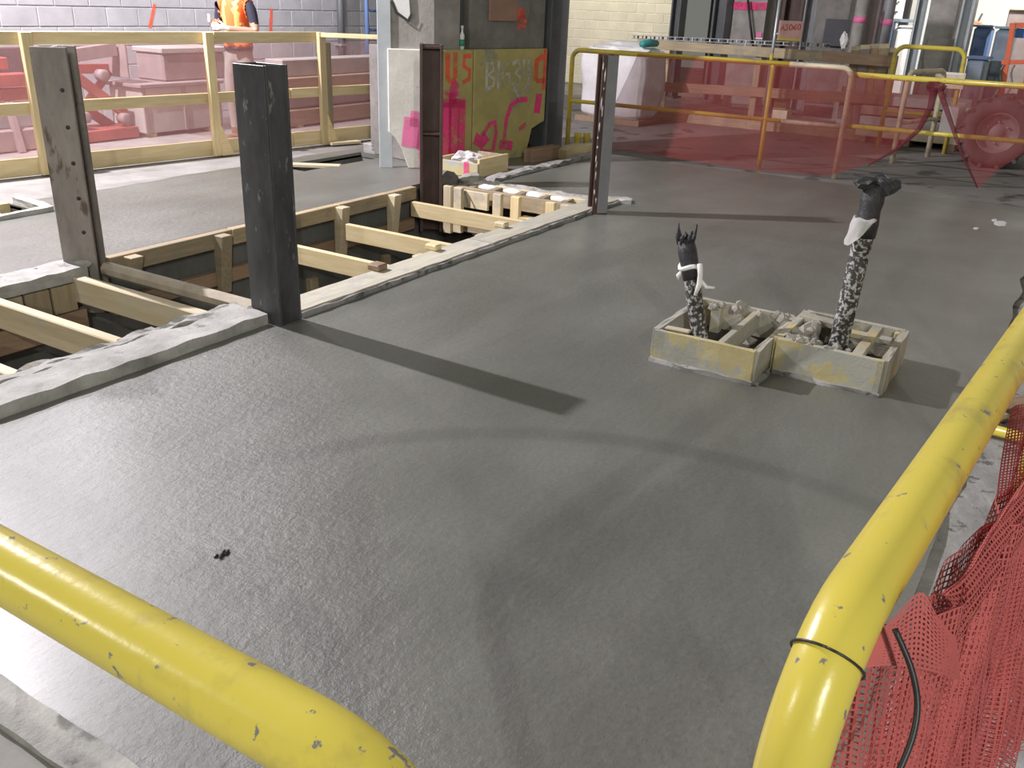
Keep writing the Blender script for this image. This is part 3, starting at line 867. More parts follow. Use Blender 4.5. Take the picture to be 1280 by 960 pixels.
beam('ledger', 'pine_pale', t, (7.70, rail_y(7.7) - 0.06, 0.01), (8.06, rail_y(8.1) - 0.12, 0.01), 0.10, 0.03)

def sheet(name, m, label, cat, pts_top, pts_bot, nv=14, sub=8, amp=0.02, freq=3.0, parent=None, kind=None):
    """hanging net between two polylines"""
    def resample(p, n):
        p = [Vector(q) for q in p]
        L = [0]
        for i in range(1, len(p)): L.append(L[-1] + (p[i] - p[i-1]).length)
        out = []
        for k in range(n + 1):
            s = L[-1] * k / n
            i = 0
            while i < len(p) - 2 and L[i+1] < s: i += 1
            f = (s - L[i]) / max(1e-6, L[i+1] - L[i])
            out.append(p[i].lerp(p[i+1], f))
        return out
    n = max(len(pts_top), len(pts_bot)) * sub
    T, B = resample(pts_top, n), resample(pts_bot, n)
    bm = bmesh.new()
    sd = random.random() * 30
    rows = []
    for j in range(nv + 1):
        f = j / nv
        row = []
        for i in range(n + 1):
            p = T[i].lerp(B[i], f)
            tdir = (T[min(i+1, n)] - T[max(i-1, 0)]); nrm = Vector((-tdir.y, tdir.x, 0))
            nrm = nrm.normalized() if nrm.length > 1e-5 else Vector((1, 0, 0))
            p = p + nrm * amp * noise.noise(Vector((p.x * freq + sd, p.y * freq, p.z * freq * 0.5))) * math.sin(PI * min(1, f * 1.0 + 0.08))
            row.append(bm.verts.new(p))
        rows.append(row)
    for r0, r1 in zip(rows, rows[1:]):
        for i in range(n):
            bm.faces.new((r0[i], r0[i+1], r1[i+1], r1[i]))
    o = mobj(name, bm_mesh(bm, True), m, parent)
    if label: tag(o, label, cat)
    return o

xs = [2.6 + 0.5 * i for i in range(14)]
sheet('debris_net', 'net_pink', 'translucent pink debris net stretched behind the timber guardrail', 'net',
      [(x, rail_y(x) + 0.085, 1.07) for x in xs], [(x, rail_y(x) + 0.085, 0.03) for x in xs], 10, 2, 0.03, 2.0)

# ---------------------------------------------------------------- goods behind the net
t = thing('equipment_crate', 'large grey panelled crate on the floor behind the pink net beside the worker', 'crate', (7.1, 9.1, 0))
box('body', 'crate', t, 6.66, 7.75, 8.86, 9.42, 0.03, 0.52, 0.01)
box('skid', 'pine_old', t, 6.70, 6.80, 8.86, 9.42, -0.015, 0.03, 0.003)
box('skid', 'pine_old', t, 7.55, 7.65, 8.86, 9.42, -0.015, 0.03, 0.003)
for x in (6.66, 7.2, 7.71):
    box('batten', 'mauve_steel', t, x, x + 0.04, 8.845, 8.86, 0.03, 0.52, 0.002)
box('lid', 'mauve_steel', t, 6.62, 7.79, 8.82, 9.46, 0.52, 0.56, 0.006)
t = thing('equipment_crate', 'upper grey case resting on the large panelled crate behind the pink net', 'crate', (7.4, 9.15, 0.56))
box('body', 'mauve_steel', t, 7.05, 7.95, 8.95, 9.42, 0.56, 0.86, 0.02)
box('lid', 'crate', t, 7.03, 7.97, 8.93, 9.44, 0.86, 0.92, 0.01)
t = thing('scissor_jack', 'dusty pink-red scissor mechanism with rollers behind the pink net', 'machine', (6.0, 9.2, 0))
beam('arm', 'red_steel', t, (5.85, 9.05, 0.80), (6.56, 9.05, 0.24), 0.05, 0.10)
beam('arm', 'red_steel', t, (5.85, 9.25, 0.55), (6.52, 9.25, 0.09), 0.05, 0.10)
beam('arm', 'red_steel', t, (5.90, 9.15, 0.10), (6.50, 9.15, 0.68), 0.04, 0.08)
beam('upper_beam', 'mauve_steel', t, (5.75, 9.10, 0.83), (6.56, 9.10, 0.91), 0.10, 0.13)
beam('upper_beam', 'red_steel', t, (5.70, 9.30, 0.72), (6.58, 9.30, 0.70), 0.08, 0.10)
beam('base_rail', 'red_steel', t, (5.6, 9.15, 0.06), (6.60, 9.15, 0.06), 0.5, 0.11)
for (x, z) in ((5.85, 0.55), (6.3, 0.66), (6.02, 0.25), (6.5, 0.2)):
    lathe('roller', 'mauve_steel', t, [(0, -0.05), (0.06, -0.05), (0.06, 0.05), (0.03, 0.055), (0, 0.055)], Matrix.Translation((x, 9.0, z)) @ Matrix.Rotation(PI/2, 4, 'X'), 14)
box('end_plate', 'mauve_steel', t, 6.585, 6.61, 8.95, 9.35, 0.62, 1.0, 0.005)
t = thing('steel_beam_stack', 'red painted steel beams stacked at the left edge behind the pink net', 'beam stack', (4.9, 9.2, 0))
for k, (z, y, L0, L1) in enumerate(((0.66, 9.0, 3.6, 5.45), (0.80, 9.15, 3.4, 5.35), (0.52, 9.1, 3.4, 5.55))):
    beam('beam', 'red_steel', t, (L0, y, z), (L1, y, z), 0.14, 0.12, 0.01)
for x in (4.2, 5.2):
    beam('trestle_leg', 'mauve_steel', t, (x, 8.95, 0.46), (x, 8.85, -0.01), 0.06, 0.06)
    beam('trestle_leg', 'mauve_steel', t, (x, 9.2, 0.46), (x, 9.3, -0.01), 0.06, 0.06)
beam('low_beam', 'mauve_steel', t, (3.6, 9.0, 0.10), (5.85, 9.0, 0.10), 0.2, 0.2, 0.01)
t = thing('wall_panel', 'dark charcoal panel leaning on the block wall above the red beams', 'panel', (5.6, 10.1, 0))
beam('sheet_panel', 'charcoal', t, (4.2, 10.05, 0.70), (6.10, 10.05, 0.70), 0.03, 0.36)
for x in (4.6, 5.8):
    beam('panel_leg', 'charcoal', t, (x, 10.0, 0.52), (x, 9.95, -0.01), 0.04, 0.04)
t = thing('timber_stack', 'stack of long heavy dark timbers behind the guardrail beside the column', 'timber stack', (9.8, 8.6, 0))
for k, (z, h, m, y) in enumerate(((0.10, 0.19, 'ply', 8.55), (0.30, 0.18, 'mauve_steel', 8.62), (0.49, 0.17, 'ply', 8.58), (0.68, 0.20, 'crate', 8.66))):
    beam('timber', m, t, (8.15 + 0.1 * k, y, z), (11.6, y, z), 0.3, h, 0.01)
beam('bearer', 'pine_old', t, (8.6, 8.4, -0.005), (8.6, 8.8, -0.005), 0.1, 0.03)
beam('bearer', 'pine_old', t, (11.0, 8.4, -0.005), (11.0, 8.8, -0.005), 0.1, 0.03)
t = thing('wall_pipe', 'grey vertical drain pipe clipped to the block wall', 'pipe', (11.45, 10.2, 0))
tube('pipe_run', 'steel_column', t, [(11.45, 10.22, -0.02), (11.45, 10.22, 2.6)], 0.055, 12)
for z in (0.8, 2.0):
    box('clip', 'galv', t, 11.38, 11.52, 10.16, 10.30, z, z + 0.03, 0.002)
t = thing('scaffold_ladder', 'dark blue steel ladder frame standing by the wall left of the column', 'ladder', (11.9, 9.3, 0))
for x in (11.35, 11.62):
    tube('stile', 'blue', t, [(x, 9.6, -0.02), (x - 0.02, 9.6, 2.6)], 0.035, 10)
for k in range(9):
    tube('rung', 'blue', t, [(11.33, 9.6, 0.25 + 0.27 * k), (11.62, 9.6, 0.25 + 0.27 * k)], 0.02, 8)

# ---------------------------------------------------------------- the worker
def make_person(loc, F, label):
    F = Vector((F[0], F[1], 0)).normalized(); S = Vector((-F.y, F.x, 0)); U = Vector((0, 0, 1))
    L0 = Vector(loc)
    def P(f, s, z): return F * f + S * s + U * z
    V, E, Rr = [], [], []
    def add(p, r, link_=None):
        V.append(p); Rr.append(r if isinstance(r, tuple) else (r, r))
        if link_ is not None: E.append((link_, len(V) - 1))
        return len(V) - 1
    pel = add(P(0, 0, 0.98), (0.150, 0.115))
    w = add(P(0, 0, 1.10), (0.145, 0.112), pel)
    ch = add(P(0.01, 0, 1.28), (0.165, 0.125), w)
    sh = add(P(0.0, 0, 1.44), (0.14, 0.10), ch)
    nk = add(P(0.01, 0, 1.53), 0.062, sh)
    jw = add(P(0.035, 0, 1.60), 0.082, nk)
    hd = add(P(0.02, 0, 1.69), 0.100, jw)
    top = add(P(0.01, 0, 1.76), 0.075, hd)
    for s in (-1, 1):
        hp = add(P(0, 0.10 * s, 0.90), (0.098, 0.098), pel)
        th = add(P(0.01, 0.115 * s, 0.72), 0.086, hp)
        kn = add(P(0.025, 0.125 * s, 0.50), 0.064, th)
        cf = add(P(0.0, 0.13 * s, 0.34), 0.062, kn)
        an = add(P(-0.01, 0.135 * s, 0.11), 0.052, cf)
        hl = add(P(-0.01, 0.135 * s, 0.05), 0.050, an)
        toe = add(P(0.11, 0.15 * s, 0.04), 0.045, hl)
        tip = add(P(0.17, 0.155 * s, 0.035), 0.036, toe)
    arms = {}
    # left arm (image right): elbow at the side, forearm across the belly; right arm: forearm raised forward
    for s, el, wr, hand in ((1, P(0.02, 0.27, 1.16), P(0.27, 0.10, 1.19), P(0.33, 0.05, 1.205)), (-1, P(0.0, -0.27, 1.17), P(0.27, -0.10, 1.24), P(0.34, -0.06, 1.27))):
        s1 = add(P(0, 0.15 * s, 1.43), 0.074, sh)
        s2 = add(P(0, 0.205 * s, 1.38), 0.064, s1)
        ua = add(P(0, 0.205 * s, 1.38).lerp(el, 0.5), 0.052, s2)
        e = add(el, 0.043, ua)
        fa = add(el.lerp(wr, 0.45), 0.041, e)
        wv = add(wr, 0.029, fa)
        hd_ = (hand - wr).normalized()
        side = hd_.cross(U).normalized()
        pm = add(wr + hd_ * 0.05, (0.040, 0.022), wv)
        for k, (o, ln) in enumerate(((-0.03, 0.062), (-0.010, 0.072), (0.010, 0.068), (0.029, 0.055))):
            up = U if s > 0 else U
            b0 = add(wr + hd_ * 0.092 + up * o, 0.0105, pm)
            curl = side * (0.35 * ln) * (1 if s > 0 else -1)
            b1 = add(V[b0] + hd_ * ln * 0.5 + curl * 0.3, 0.0098, b0)
            b2 = add(V[b1] + hd_ * ln * 0.35 + curl * 0.8, 0.0085, b1)
        tb = add(wr + hd_ * 0.035 + U * 0.040 + side * 0.012, 0.013, pm)
        tb2 = add(V[tb] + hd_ * 0.035 + U * 0.018, 0.0105, tb)
        arms[s] = (el, wr)
    me = bpy.data.meshes.new('body')
    me.from_pydata([tuple(v) for v in V], E, [])
    ob = bpy.data.objects.new('body_source', me)
    COL.objects.link(ob)
    sk = ob.modifiers.new('skin', 'SKIN')
    sk.use_smooth_shade = True
    sk.branch_smoothing = 0.6
    for i, r in enumerate(Rr):
        me.skin_vertices[0].data[i].radius = r
        me.skin_vertices[0].data[i].use_root = (i == 0)
    sb = ob.modifiers.new('sub', 'SUBSURF'); sb.levels = 2; sb.render_levels = 2
    dg = bpy.context.evaluated_depsgraph_get()
    body = bpy.data.meshes.new_from_object(ob.evaluated_get(dg))
    bpy.data.objects.remove(ob)
    body.materials.clear()
    names = ['skin', 'shirt', 'trousers', 'boots', 'glove']
    for n_ in names: body.materials.append(M[n_])
    def arm_t(c):
        best = None
        for s, (el, wr) in arms.items():
            d = wr - el
            tt = (c - el).dot(d) / d.length_squared
            dist = (c - (el + d * max(0, tt))).length
            if dist < 0.085 and (best is None or dist < best[1]): best = (tt, dist)
        return best
    for p in body.polygons:
        c = p.center
        p.use_smooth = True
        i = 1
        a = arm_t(c)
        sdist = abs(c.dot(S)); fd = c.dot(F)
        if c.z < 0.16: i = 3
        elif c.z < 1.02 and not (a and a[1] < 0.06 and a[0] > 0.2): i = 2
        elif c.z > 1.50: i = 0
        elif a and a[0] > 0.93: i = 4
        elif a and a[0] > -0.1 and (sdist > 0.19 or fd > 0.14): i = 0
        p.material_index = i
    t = thing('person', label, 'person', loc)
    T = Matrix.Translation(L0)
    mobj('body', body, None, t, T)
    # vest: torso faces pushed outwards
    bm = bmesh.new()
    bm.from_mesh(body)
    keep = []
    for f in bm.faces:
        c = f.calc_center_median()
        ok = 1.00 < c.z < 1.47 and abs(c.dot(S)) < 0.185 and c.dot(F) < 0.155
        if not ok: keep.append(f)
    bmesh.ops.delete(bm, geom=keep, context='FACES')
    bm.normal_update()
    for v in bm.verts: v.co += v.normal * 0.014
    bmesh.ops.solidify(bm, geom=bm.faces[:], thickness=0.006)
    vme = bpy.data.meshes.new('vest'); bm.to_mesh(vme); bm.free()
    vme.materials.clear(); vme.materials.append(M['vest']); vme.materials.append(M['vest_yellow'])
    for p in vme.polygons:
        c = p.center; p.use_smooth = True
        s_ = c.dot(S)
        p.material_index = 1 if (0.045 < abs(s_) < 0.105 and c.z > 1.12) or 1.08 < c.z < 1.12 else 0
    mobj('vest', vme, None, t, T)
    lathe('belt', 'black', t, [(0.150, 0.965), (0.160, 0.965), (0.160, 1.0), (0.150, 1.0)], T @ Matrix(((F.x*0.78, S.x, 0, 0), (F.y*0.78, S.y, 0, 0), (0, 0, 1, 0), (0, 0, 0, 1))), 24)
    fr = Matrix(((F.x, S.x, 0, 0), (F.y, S.y, 0, 0), (0, 0, 1, 0), (0, 0, 0, 1)))
    h = T @ fr
    hat = lathe('hard_hat', 'white', t, [(0.135, 1.725), (0.118, 1.73), (0.116, 1.77), (0.10, 1.82), (0.06, 1.85), (0, 1.86)], h @ Matrix.Translation((0.015, 0, 0)) @ Matrix.Diagonal((1.1, 0.9, 1, 1)), 20)
    for s in (-1, 1):
        lump('eye', 'white', t, (h @ Vector((0.118, 0.034 * s, 1.685))), (0.012, 0.012, 0.009), 0.0, 1, 1, False)
        lump('ear', 'skin', t, (h @ Vector((0.01, 0.098 * s, 1.67))), (0.022, 0.012, 0.032), 0.1, 1, 1, False)
    prism('nose', 'skin', t, [(0, -0.02), (0.026, -0.018), (0.004, 0.03)], h @ Matrix.Translation((0.112, 0, 1.655)), 0.028, 0.004)
    box('mouth', 'boots', t, -0.01, 0.0, -0.02, 0.02, -0.004, 0.004, 0.002).matrix_local = WM[t.name].inverted() @ h @ Matrix.Translation((0.120, 0, 1.608))
    lump('hair', 'hair', t, (h @ Vector((-0.03, 0, 1.70))), (0.10, 0.095, 0.075), 0.08, 2, 2, False)
    return t

make_person((7.20, 7.88, -0.012), (-0.985, -0.10), 'person in orange vest, dark shirt and white gloves standing behind the timber guardrail')

# ---------------------------------------------------------------- painted column
B = Vector((7.30, 5.33, 0)); Cc = Vector((8.90, 5.00, 0)); A = Vector((6.99, 5.68, 0))
fr = wall_frame(B, Cc); fa = wall_frame(A, B)
LA = (B - A).length
t = thing('building_column', 'large concrete and steel column with yellow-stained plinth and pink graffiti', 'column', (7.9, 5.4, 0))
def fbox(name, m, x0, x1, y0, y1, z0, z1, bev=0.006, f=fr):
    return mobj(name, bm_mesh(box_bm(x1 - x0, y1 - y0, z1 - z0, bev)), m, t, f @ Matrix.Translation(((x0 + x1)/2, (y0 + y1)/2, (z0 + z1)/2)))
p1 = fbox('plinth_panel', 'yellow_conc', 0.0, 0.475, 0, 0.3, 0.0, 1.10, 0.012)
p2 = prism('plinth_panel', 'yellow_conc', t, [(0.485, 0), (1.28, 0), (1.33, 0.16), (1.36, 0.30), (1.57, 0.36), (1.57, 1.10), (0.485, 1.10)], fr @ Matrix.Translation((0, 0.15, 0)), 0.3, 0.008)
p3 = prism('plinth_panel', 'concrete_pale', t, [(LA * 0.40, 0.0), (LA, 0.0), (LA, 1.10), (0.0, 1.10), (0.0, 0.34), (LA * 0.14, 0.30), (LA * 0.28, 0.17)], fa @ Matrix.Translation((0, 0.15, 0)), 0.3, 0.008)
fbox('core', 'concrete_col_grey', 0.05, 1.5, 0.31, 1.1, 0.0, 1.09)
for k in range(6):
    tube('rebar', 'steel_rust', t, [fr @ Vector((1.36 + 0.04 * k, 0.2, 0.0)), fr @ Vector((1.36 + 0.04 * k, 0.2, 0.36))], 0.008, 6)
for k in range(3):
    tube('rebar', 'steel_rust', t, [fr @ Vector((1.30, 0.19, 0.08 + 0.1 * k)), fr @ Vector((1.58, 0.19, 0.08 + 0.1 * k))], 0.006, 6)
# upper pier
q = [B + (fr.to_3x3() @ Vector((0.0, 0.05, 0))), fr @ Vector((0.33, 0.05, 0)), fr @ Vector((0.33, 0.9, 0)), fa @ Vector((0.02, 0.5, 0)), fa @ Vector((0.03, 0.04, 0)), fa @ Vector((LA - 0.08, 0.04, 0))]
extrude_z('upper_pier', 'concrete_col', t, [(v.x, v.y) for v in q], Matrix.Identity(4), 1.101, 3.2)
fbox('steel_recess', 'steel_column', 0.335, 0.455, 0.12, 0.5, 1.101, 3.2)
fbox('upper_pier', 'concrete_col_grey', 0.46, 1.30, 0.04, 0.6, 1.101, 3.2)
fbox('upper_pier', 'concrete_col_grey', 1.31, 1.56, 0.05, 0.6, 1.101, 3.2)
fbox('column_flange', 'steel_column', 1.60, 1.625, 0.0, 0.42, 0.0, 3.2, 0.002)
fbox('column_web', 'steel_column', 1.625, 1.80, 0.18, 0.21, 0.0, 3.2, 0.0)
fbox('column_flange', 'steel_primer', 1.80, 1.825, -0.05, 0.42, 0.0, 3.2, 0.002)
fbox('edge_plate', 'steel_pale', -0.09, 0.035, 0.02, 0.07, 0.0, 3.2, 0.003, fa)
bd = fbox('brown_board', 'brown_board', 0.70, 1.10, 0.015, 0.038, 1.36, 1.85)
# graffiti
strokes('graffiti', 'spray_orange', p1, [[(0.13, 1.05), (0.13, 0.84), (0.19, 0.80), (0.23, 0.86), (0.23, 1.06)], [0.045, (0.43, 1.04), (0.35, 1.04), (0.34, 0.95), (0.42, 0.91), (0.42, 0.83), (0.34, 0.80)]], 0.06, fr @ Matrix.Translation((0, 0, 0)))
strokes('graffiti', 'spray_pink', p1, [[0.10, (0.20, 0.62), (0.20, 0.74), (0.24, 0.78)], [0.13, (0.12, 0.12), (0.12, 0.58)], [0.14, (0.22, 0.10), (0.22, 0.60)], [0.10, (0.32, 0.16), (0.33, 0.60)], [0.09, (0.10, 0.62), (0.34, 0.60)], [0.05, (0.10, 0.72), (0.16, 0.68), (0.26, 0.70)]], 0.06, fr @ Matrix.Translation((0, -0.001, 0)))
strokes('graffiti', 'spray_white', p2, [[(0.66, 0.72), (0.66, 0.98), (0.74, 0.96), (0.76, 0.90), (0.68, 0.86), (0.77, 0.82), (0.76, 0.75), (0.66, 0.72)], [(0.83, 0.98), (0.83, 0.73)], [(0.97, 0.96), (0.90, 0.95), (0.88, 0.84), (0.92, 0.75), (0.99, 0.78), (0.99, 0.86), (0.94, 0.86)],
        [(1.04, 0.96), (1.12, 0.99), (1.15, 0.92), (1.08, 0.87), (1.16, 0.82), (1.13, 0.74), (1.04, 0.76)], [(1.20, 0.99), (1.20, 0.86), (1.30, 0.86)], [(1.28, 0.98), (1.28, 0.66)], [0.06, (1.08, 0.72), (1.16, 0.62), (1.24, 0.72)]], 0.04, fr)
strokes('graffiti', 'spray_pink', p2, [[0.055, (0.94, 0.18), (0.97, 0.42), (1.03, 0.55), (1.14, 0.60), (1.26, 0.60)], [0.10, (0.90, 0.16), (1.04, 0.14)], [0.12, (0.54, 0.24), (0.62, 0.20), (0.66, 0.24)], [0.05, (0.62, 0.28), (0.72, 0.38), (0.80, 0.40), (0.82, 0.28), (0.78, 0.12)], [0.05, (1.18, 0.30), (1.26, 0.34)], [0.10, (1.44, 0.48), (1.46, 0.62)], [0.04, (0.60, 0.12), (0.74, 0.10)]], 0.05, fr)
strokes('graffiti', 'spray_orange', p2, [[0.07, (1.40, 0.80), (1.40, 0.98), (1.48, 1.02)], [0.05, (1.53, 0.70), (1.53, 1.08)], [0.05, (1.42, 0.78), (1.52, 0.78)]], 0.05, fr)
strokes('graffiti', 'spray_pale_pink', p3, [[0.20, (LA * 0.48, 0.26), (LA * 0.52, 0.42)], [0.14, (LA * 0.72, 0.22), (LA * 0.76, 0.40)], [0.05, (LA * 0.66, 0.02), (LA * 0.67, 0.18)], [0.08, (LA * 0.52, 0.42), (LA * 0.54, 0.52)]], 0.1, fa)
strokes('graffiti', 'spray_orange', t, [[(1.14, 1.30), (1.14, 1.48), (1.22, 1.46), (1.22, 1.40), (1.14, 1.38), (1.23, 1.30)], [(1.18, 1.44), (1.24, 1.36)]], 0.045, fr @ Matrix.Translation((0, 0.038, 0)))

o = thing('white_sheet', 'bright white sheet with dark torn edge fixed on the upper column', 'sheet', fa @ Vector((0.1, 0.02, 1.4)))
prism('sheet_face', 'white', o, [(0.06, 1.52), (0.10, 1.42), (0.19, 1.36), (0.215, 1.40), (0.19, 1.75), (0.06, 1.75)], fa @ Matrix.Translation((0, 0.025, 0)), 0.012)
strokes('torn_edge', 'black', o, [(list(((0.05, 1.50), (0.09, 1.41), (0.17, 1.36), (0.20, 1.34), (0.225, 1.40))))], 0.022, fa @ Matrix.Translation((0, 0.018, 0)))
o = thing('plastic_bottle', 'small white bottle with green label standing on the column plinth', 'bottle', fr @ Vector((0.36, 0.03, 1.10)))
mb = fr @ Matrix.Translation((0.345, 0.03, 1.10))
lathe('bottle_body', 'white', o, [(0, 0), (0.022, 0.0), (0.022, 0.13), (0.010, 0.16), (0.010, 0.19), (0, 0.19)], mb, 14)
lathe('bottle_label', 'green', o, [(0.0225, 0.03), (0.0235, 0.03), (0.0235, 0.09), (0.0225, 0.09)], mb, 14)
lathe('cap', 'white', o, [(0.013, 0.19), (0.013, 0.215), (0, 0.215)], mb, 10)

t = thing('formwork_box', 'pine formwork tray with pink paint mark at the foot of the painted column', 'box', (7.4, 5.0, 0))
fbw = box('front_board', 'form_box', t, 7.14, 7.17, 4.74, 5.24, 0.0, 0.13)
box('side_board', 'pine', t, 7.17, 7.68, 4.74, 4.77, 0.0, 0.17)
box('side_board', 'pine', t, 7.17, 7.68, 5.21, 5.24, 0.0, 0.14)
box('back_board', 'pine_old', t, 7.65, 7.68, 4.77, 5.21, 0.0, 0.16)
strokes('paint_mark', 'spray_pink', fbw, [[(0.08, 0.02), (0.08, 0.12)]], 0.06, wall_frame((7.139, 4.95, 0), (7.139, 4.0, 0)))
t = thing('crumpled_bag', 'crumpled pale green plastic bag lying in the pine tray by the column', 'bag', (7.35, 5.0, 0.04))
lump('bag_body', 'bag_white', t, (7.33, 4.98, 0.12), (0.13, 0.15, 0.08), 0.5, 3, 2.2)
t = thing('mortar_strip', 'whitish mortar strip on the slab running past the painted column', 'strip', (8.1, 4.54, 0))
rough_beam('strip_body', 'crust', t, (7.10, 4.57, 0.012), (9.35, 4.56, 0.012), 0.11, 0.05, 0.025, 0.06)
t = thing('timber_offcuts', 'short pine offcuts lying at the right foot of the painted column', 'timber', (8.8, 4.8, 0))
beam('offcut', 'ply', t, (8.25, 4.86, 0.07), (8.75, 4.80, 0.07), 0.10, 0.14)
beam('offcut', 'pine', t, (8.72, 4.72, 0.05), (9.40, 4.70, 0.05), 0.12, 0.10)
beam('offcut', 'pine_pale', t, (8.95, 4.90, 0.035), (9.5, 4.86, 0.035), 0.14, 0.07)
for i, (x, y) in enumerate(((9.72, 5.05), (9.80, 4.97))):
    t = thing('pipe_stub', ['yellow capped pipe stub behind the column, left one of two', 'yellow capped pipe stub behind the column, right one of two'][i], 'pipe stub', (x, y, 0), 'yellow pipe stubs')
    mw = Matrix.Translation((x, y, -0.02))
    lathe('stub_body', 'yellow_far', t, [(0.038, 0), (0.038, 0.10), (0.045, 0.11), (0.045, 0.16), (0.03, 0.17), (0, 0.17)], mw, 14)
    lathe('hole_mark', 'black', t, [(0, 0.003), (0.008, 0.003), (0.008, 0)], Matrix.Translation((x - 0.036, y - 0.020, 0.12)) @ Matrix.Rotation(-PI/2, 4, 'Y'), 8)

# trench timber and far left tray
t = thing('trench_board', 'pale board lying across the small trench behind the dark post', 'board', (6.6, 6.3, 0))
beam('board', 'pine_pale', t, (6.50, 6.55, -0.01), (6.78, 6.12, -0.01), 0.11, 0.03)
t = thing('paint_post', 'short grey stub with pink mark beside the column edge plate', 'stub', (7.62, 6.2, 0))
pb = box('stub_body', 'old_rough', t, 7.56, 7.80, 6.12, 6.5, -0.04, 0.10, 0.01)
strokes('paint_mark', 'spray_pink', pb, [[(0.09, 0.0), (0.09, 0.10)]], 0.06, wall_frame((7.56, 6.119, 0), (8, 6.119, 0)))
t = thing('formwork_tray', 'small pine-lined opening at the far left edge of the slab', 'formwork', (3.5, 6.5, 0))
rough_beam('edge_strip', 'crust', t, (3.1, 6.30, 0.01), (3.86, 6.32, 0.01), 0.06, 0.05, 0.01, 0.05)
rough_beam('edge_strip', 'crust', t, (3.84, 6.32, 0.01), (3.90, 6.80, 0.01), 0.08, 0.05, 0.01, 0.05)
beam('board', 'pine', t, (3.25, 6.76, -0.05), (3.80, 6.76, -0.05), 0.03, 0.12)
beam('board', 'pine', t, (3.55, 6.36, -0.10), (3.60, 6.74, -0.06), 0.20, 0.03)

# ---------------------------------------------------------------- far barricades
def barricade(label, m, p0, p1, h, mid, uprights, r=0.0302, bend=0.12, feet=True, seg=14, group=None, m_end=None, start_leg=True):
    p0, p1 = Vector(p0), Vector(p1)
    t = thing('crowd_barricade', label, 'barricade', (p0 + p1) / 2, group)
    d = (p1 - p0).normalized()
    top = Vector((0, 0, h))
    pe = p0.lerp(p1, 0.80) if m_end else p1
    if m_end:
        tube('frame_tube', m, t, fillet([p0, p0 + top, pe + top], bend, 10), r, seg)
        tube('corner_tube', m_end, t, fillet([pe + top, p1 + top, p1], bend, 10), r * 1.02, seg)
        for z in mid: tube('mid_rail', m_end, t, [pe + Vector((0, 0, z)), p1 + Vector((0, 0, z))], r * 0.82, seg)
    elif start_leg:
        tube('frame_tube', m, t, fillet([p0, p0 + top, p1 + top, p1], bend, 10), r, seg)
    else:
        tube('frame_tube', m, t, fillet([p0 + top, p1 + top, p1], bend, 10), r, seg)
    for z in mid:
        tube('mid_rail', m, t, [p0 + d * r * 0.5 + Vector((0, 0, z)), pe - d * r * 0.5 + Vector((0, 0, z))], r * 0.82, seg)
    for f in uprights:
        q = p0.lerp(p1, f)
        tube('upright', m, t, [q, q + Vector((0, 0, h - r * 0.5))], r * 0.8, seg)
    if feet:
        nrm = Vector((-d.y, d.x, 0))
        for q in (p0 + d * 0.12, p1 - d * 0.12):
            tube('foot', m, t, [q - nrm * 0.28 + Vector((0, 0, 0.025)), q + nrm * 0.28 + Vector((0, 0, 0.025))], r * 0.8, 10)
    return t

barricade('worn yellow barricade behind the fresh slab, wrapped in red net', 'yellow_far', (9.75, 5.20, -0.02), (9.80, 2.08, -0.02), 1.08, (0.52,), (0.745,), 0.027, 0.10, False, m_end='cream_paint')
barricade('bright yellow barricade behind the fresh slab, right of the white-legged corner', 'yellow', (9.86, 2.07, -0.02), (10.02, -0.70, -0.02), 1.02, (0.53,), (), 0.027, 0.06, False, start_leg=False)
t = sheet('debris_net', 'net_red', 'red debris net draped over the worn yellow barricade down to the floor', 'net',
      [(9.700, 4.366, 1.068), (9.700, 3.598, 1.073), (9.700, 2.906, 1.061), (9.700, 2.222, 1.052), (9.800, 1.814, 1.002), (9.850, 1.447, 0.967), (9.850, 1.317, 0.962)],
      [(9.550, 4.717, 0.038), (9.500, 3.665, 0.030), (9.600, 2.887, -0.008), (9.700, 2.121, 0.016), (9.750, 1.727, 0.186), (9.800, 1.385, 0.513), (9.850, 1.302, 0.890)], 16, 8, 0.10, 2.5)
t = sheet('debris_net', 'net_red', 'red debris net hanging to a point from the bright yellow barricade before the wheel', 'net',
      [(9.850, 1.288, 0.964), (9.850, 1.094, 0.979), (9.850, 0.822, 0.992), (9.850, 0.526, 1.007), (9.850, 0.116, 1.025)],
      [(9.850, 1.223, 0.925), (9.700, 0.726, 0.070), (9.750, 0.594, 0.260), (9.800, 0.394, 0.454), (9.850, 0.015, 0.618)], 16, 8, 0.10, 2.5)
t = thing('net_knot', 'dark red gathered knot of netting tied to the bright yellow barricade', 'net', (9.820, 1.296, 0.950))
lump('knot_body', 'net_red_dense', t, (9.840, 1.297, 0.942), (0.035, 0.085, 0.05), 0.4, 3, 3, False)
tube('gathered_hem', 'net_red_dense', t, [(9.840, 1.309, 0.934), (9.830, 1.306, 0.750), (9.800, 1.367, 0.537), (9.770, 1.531, 0.339), (9.740, 1.759, 0.159)], [0.035, 0.030, 0.022, 0.016, 0.006], 8)
tube('gathered_hem', 'net_red_dense', t, [(9.840, 1.267, 0.937), (9.800, 1.126, 0.695), (9.750, 0.937, 0.369), (9.700, 0.728, 0.077)], [0.032, 0.024, 0.016, 0.006], 8)

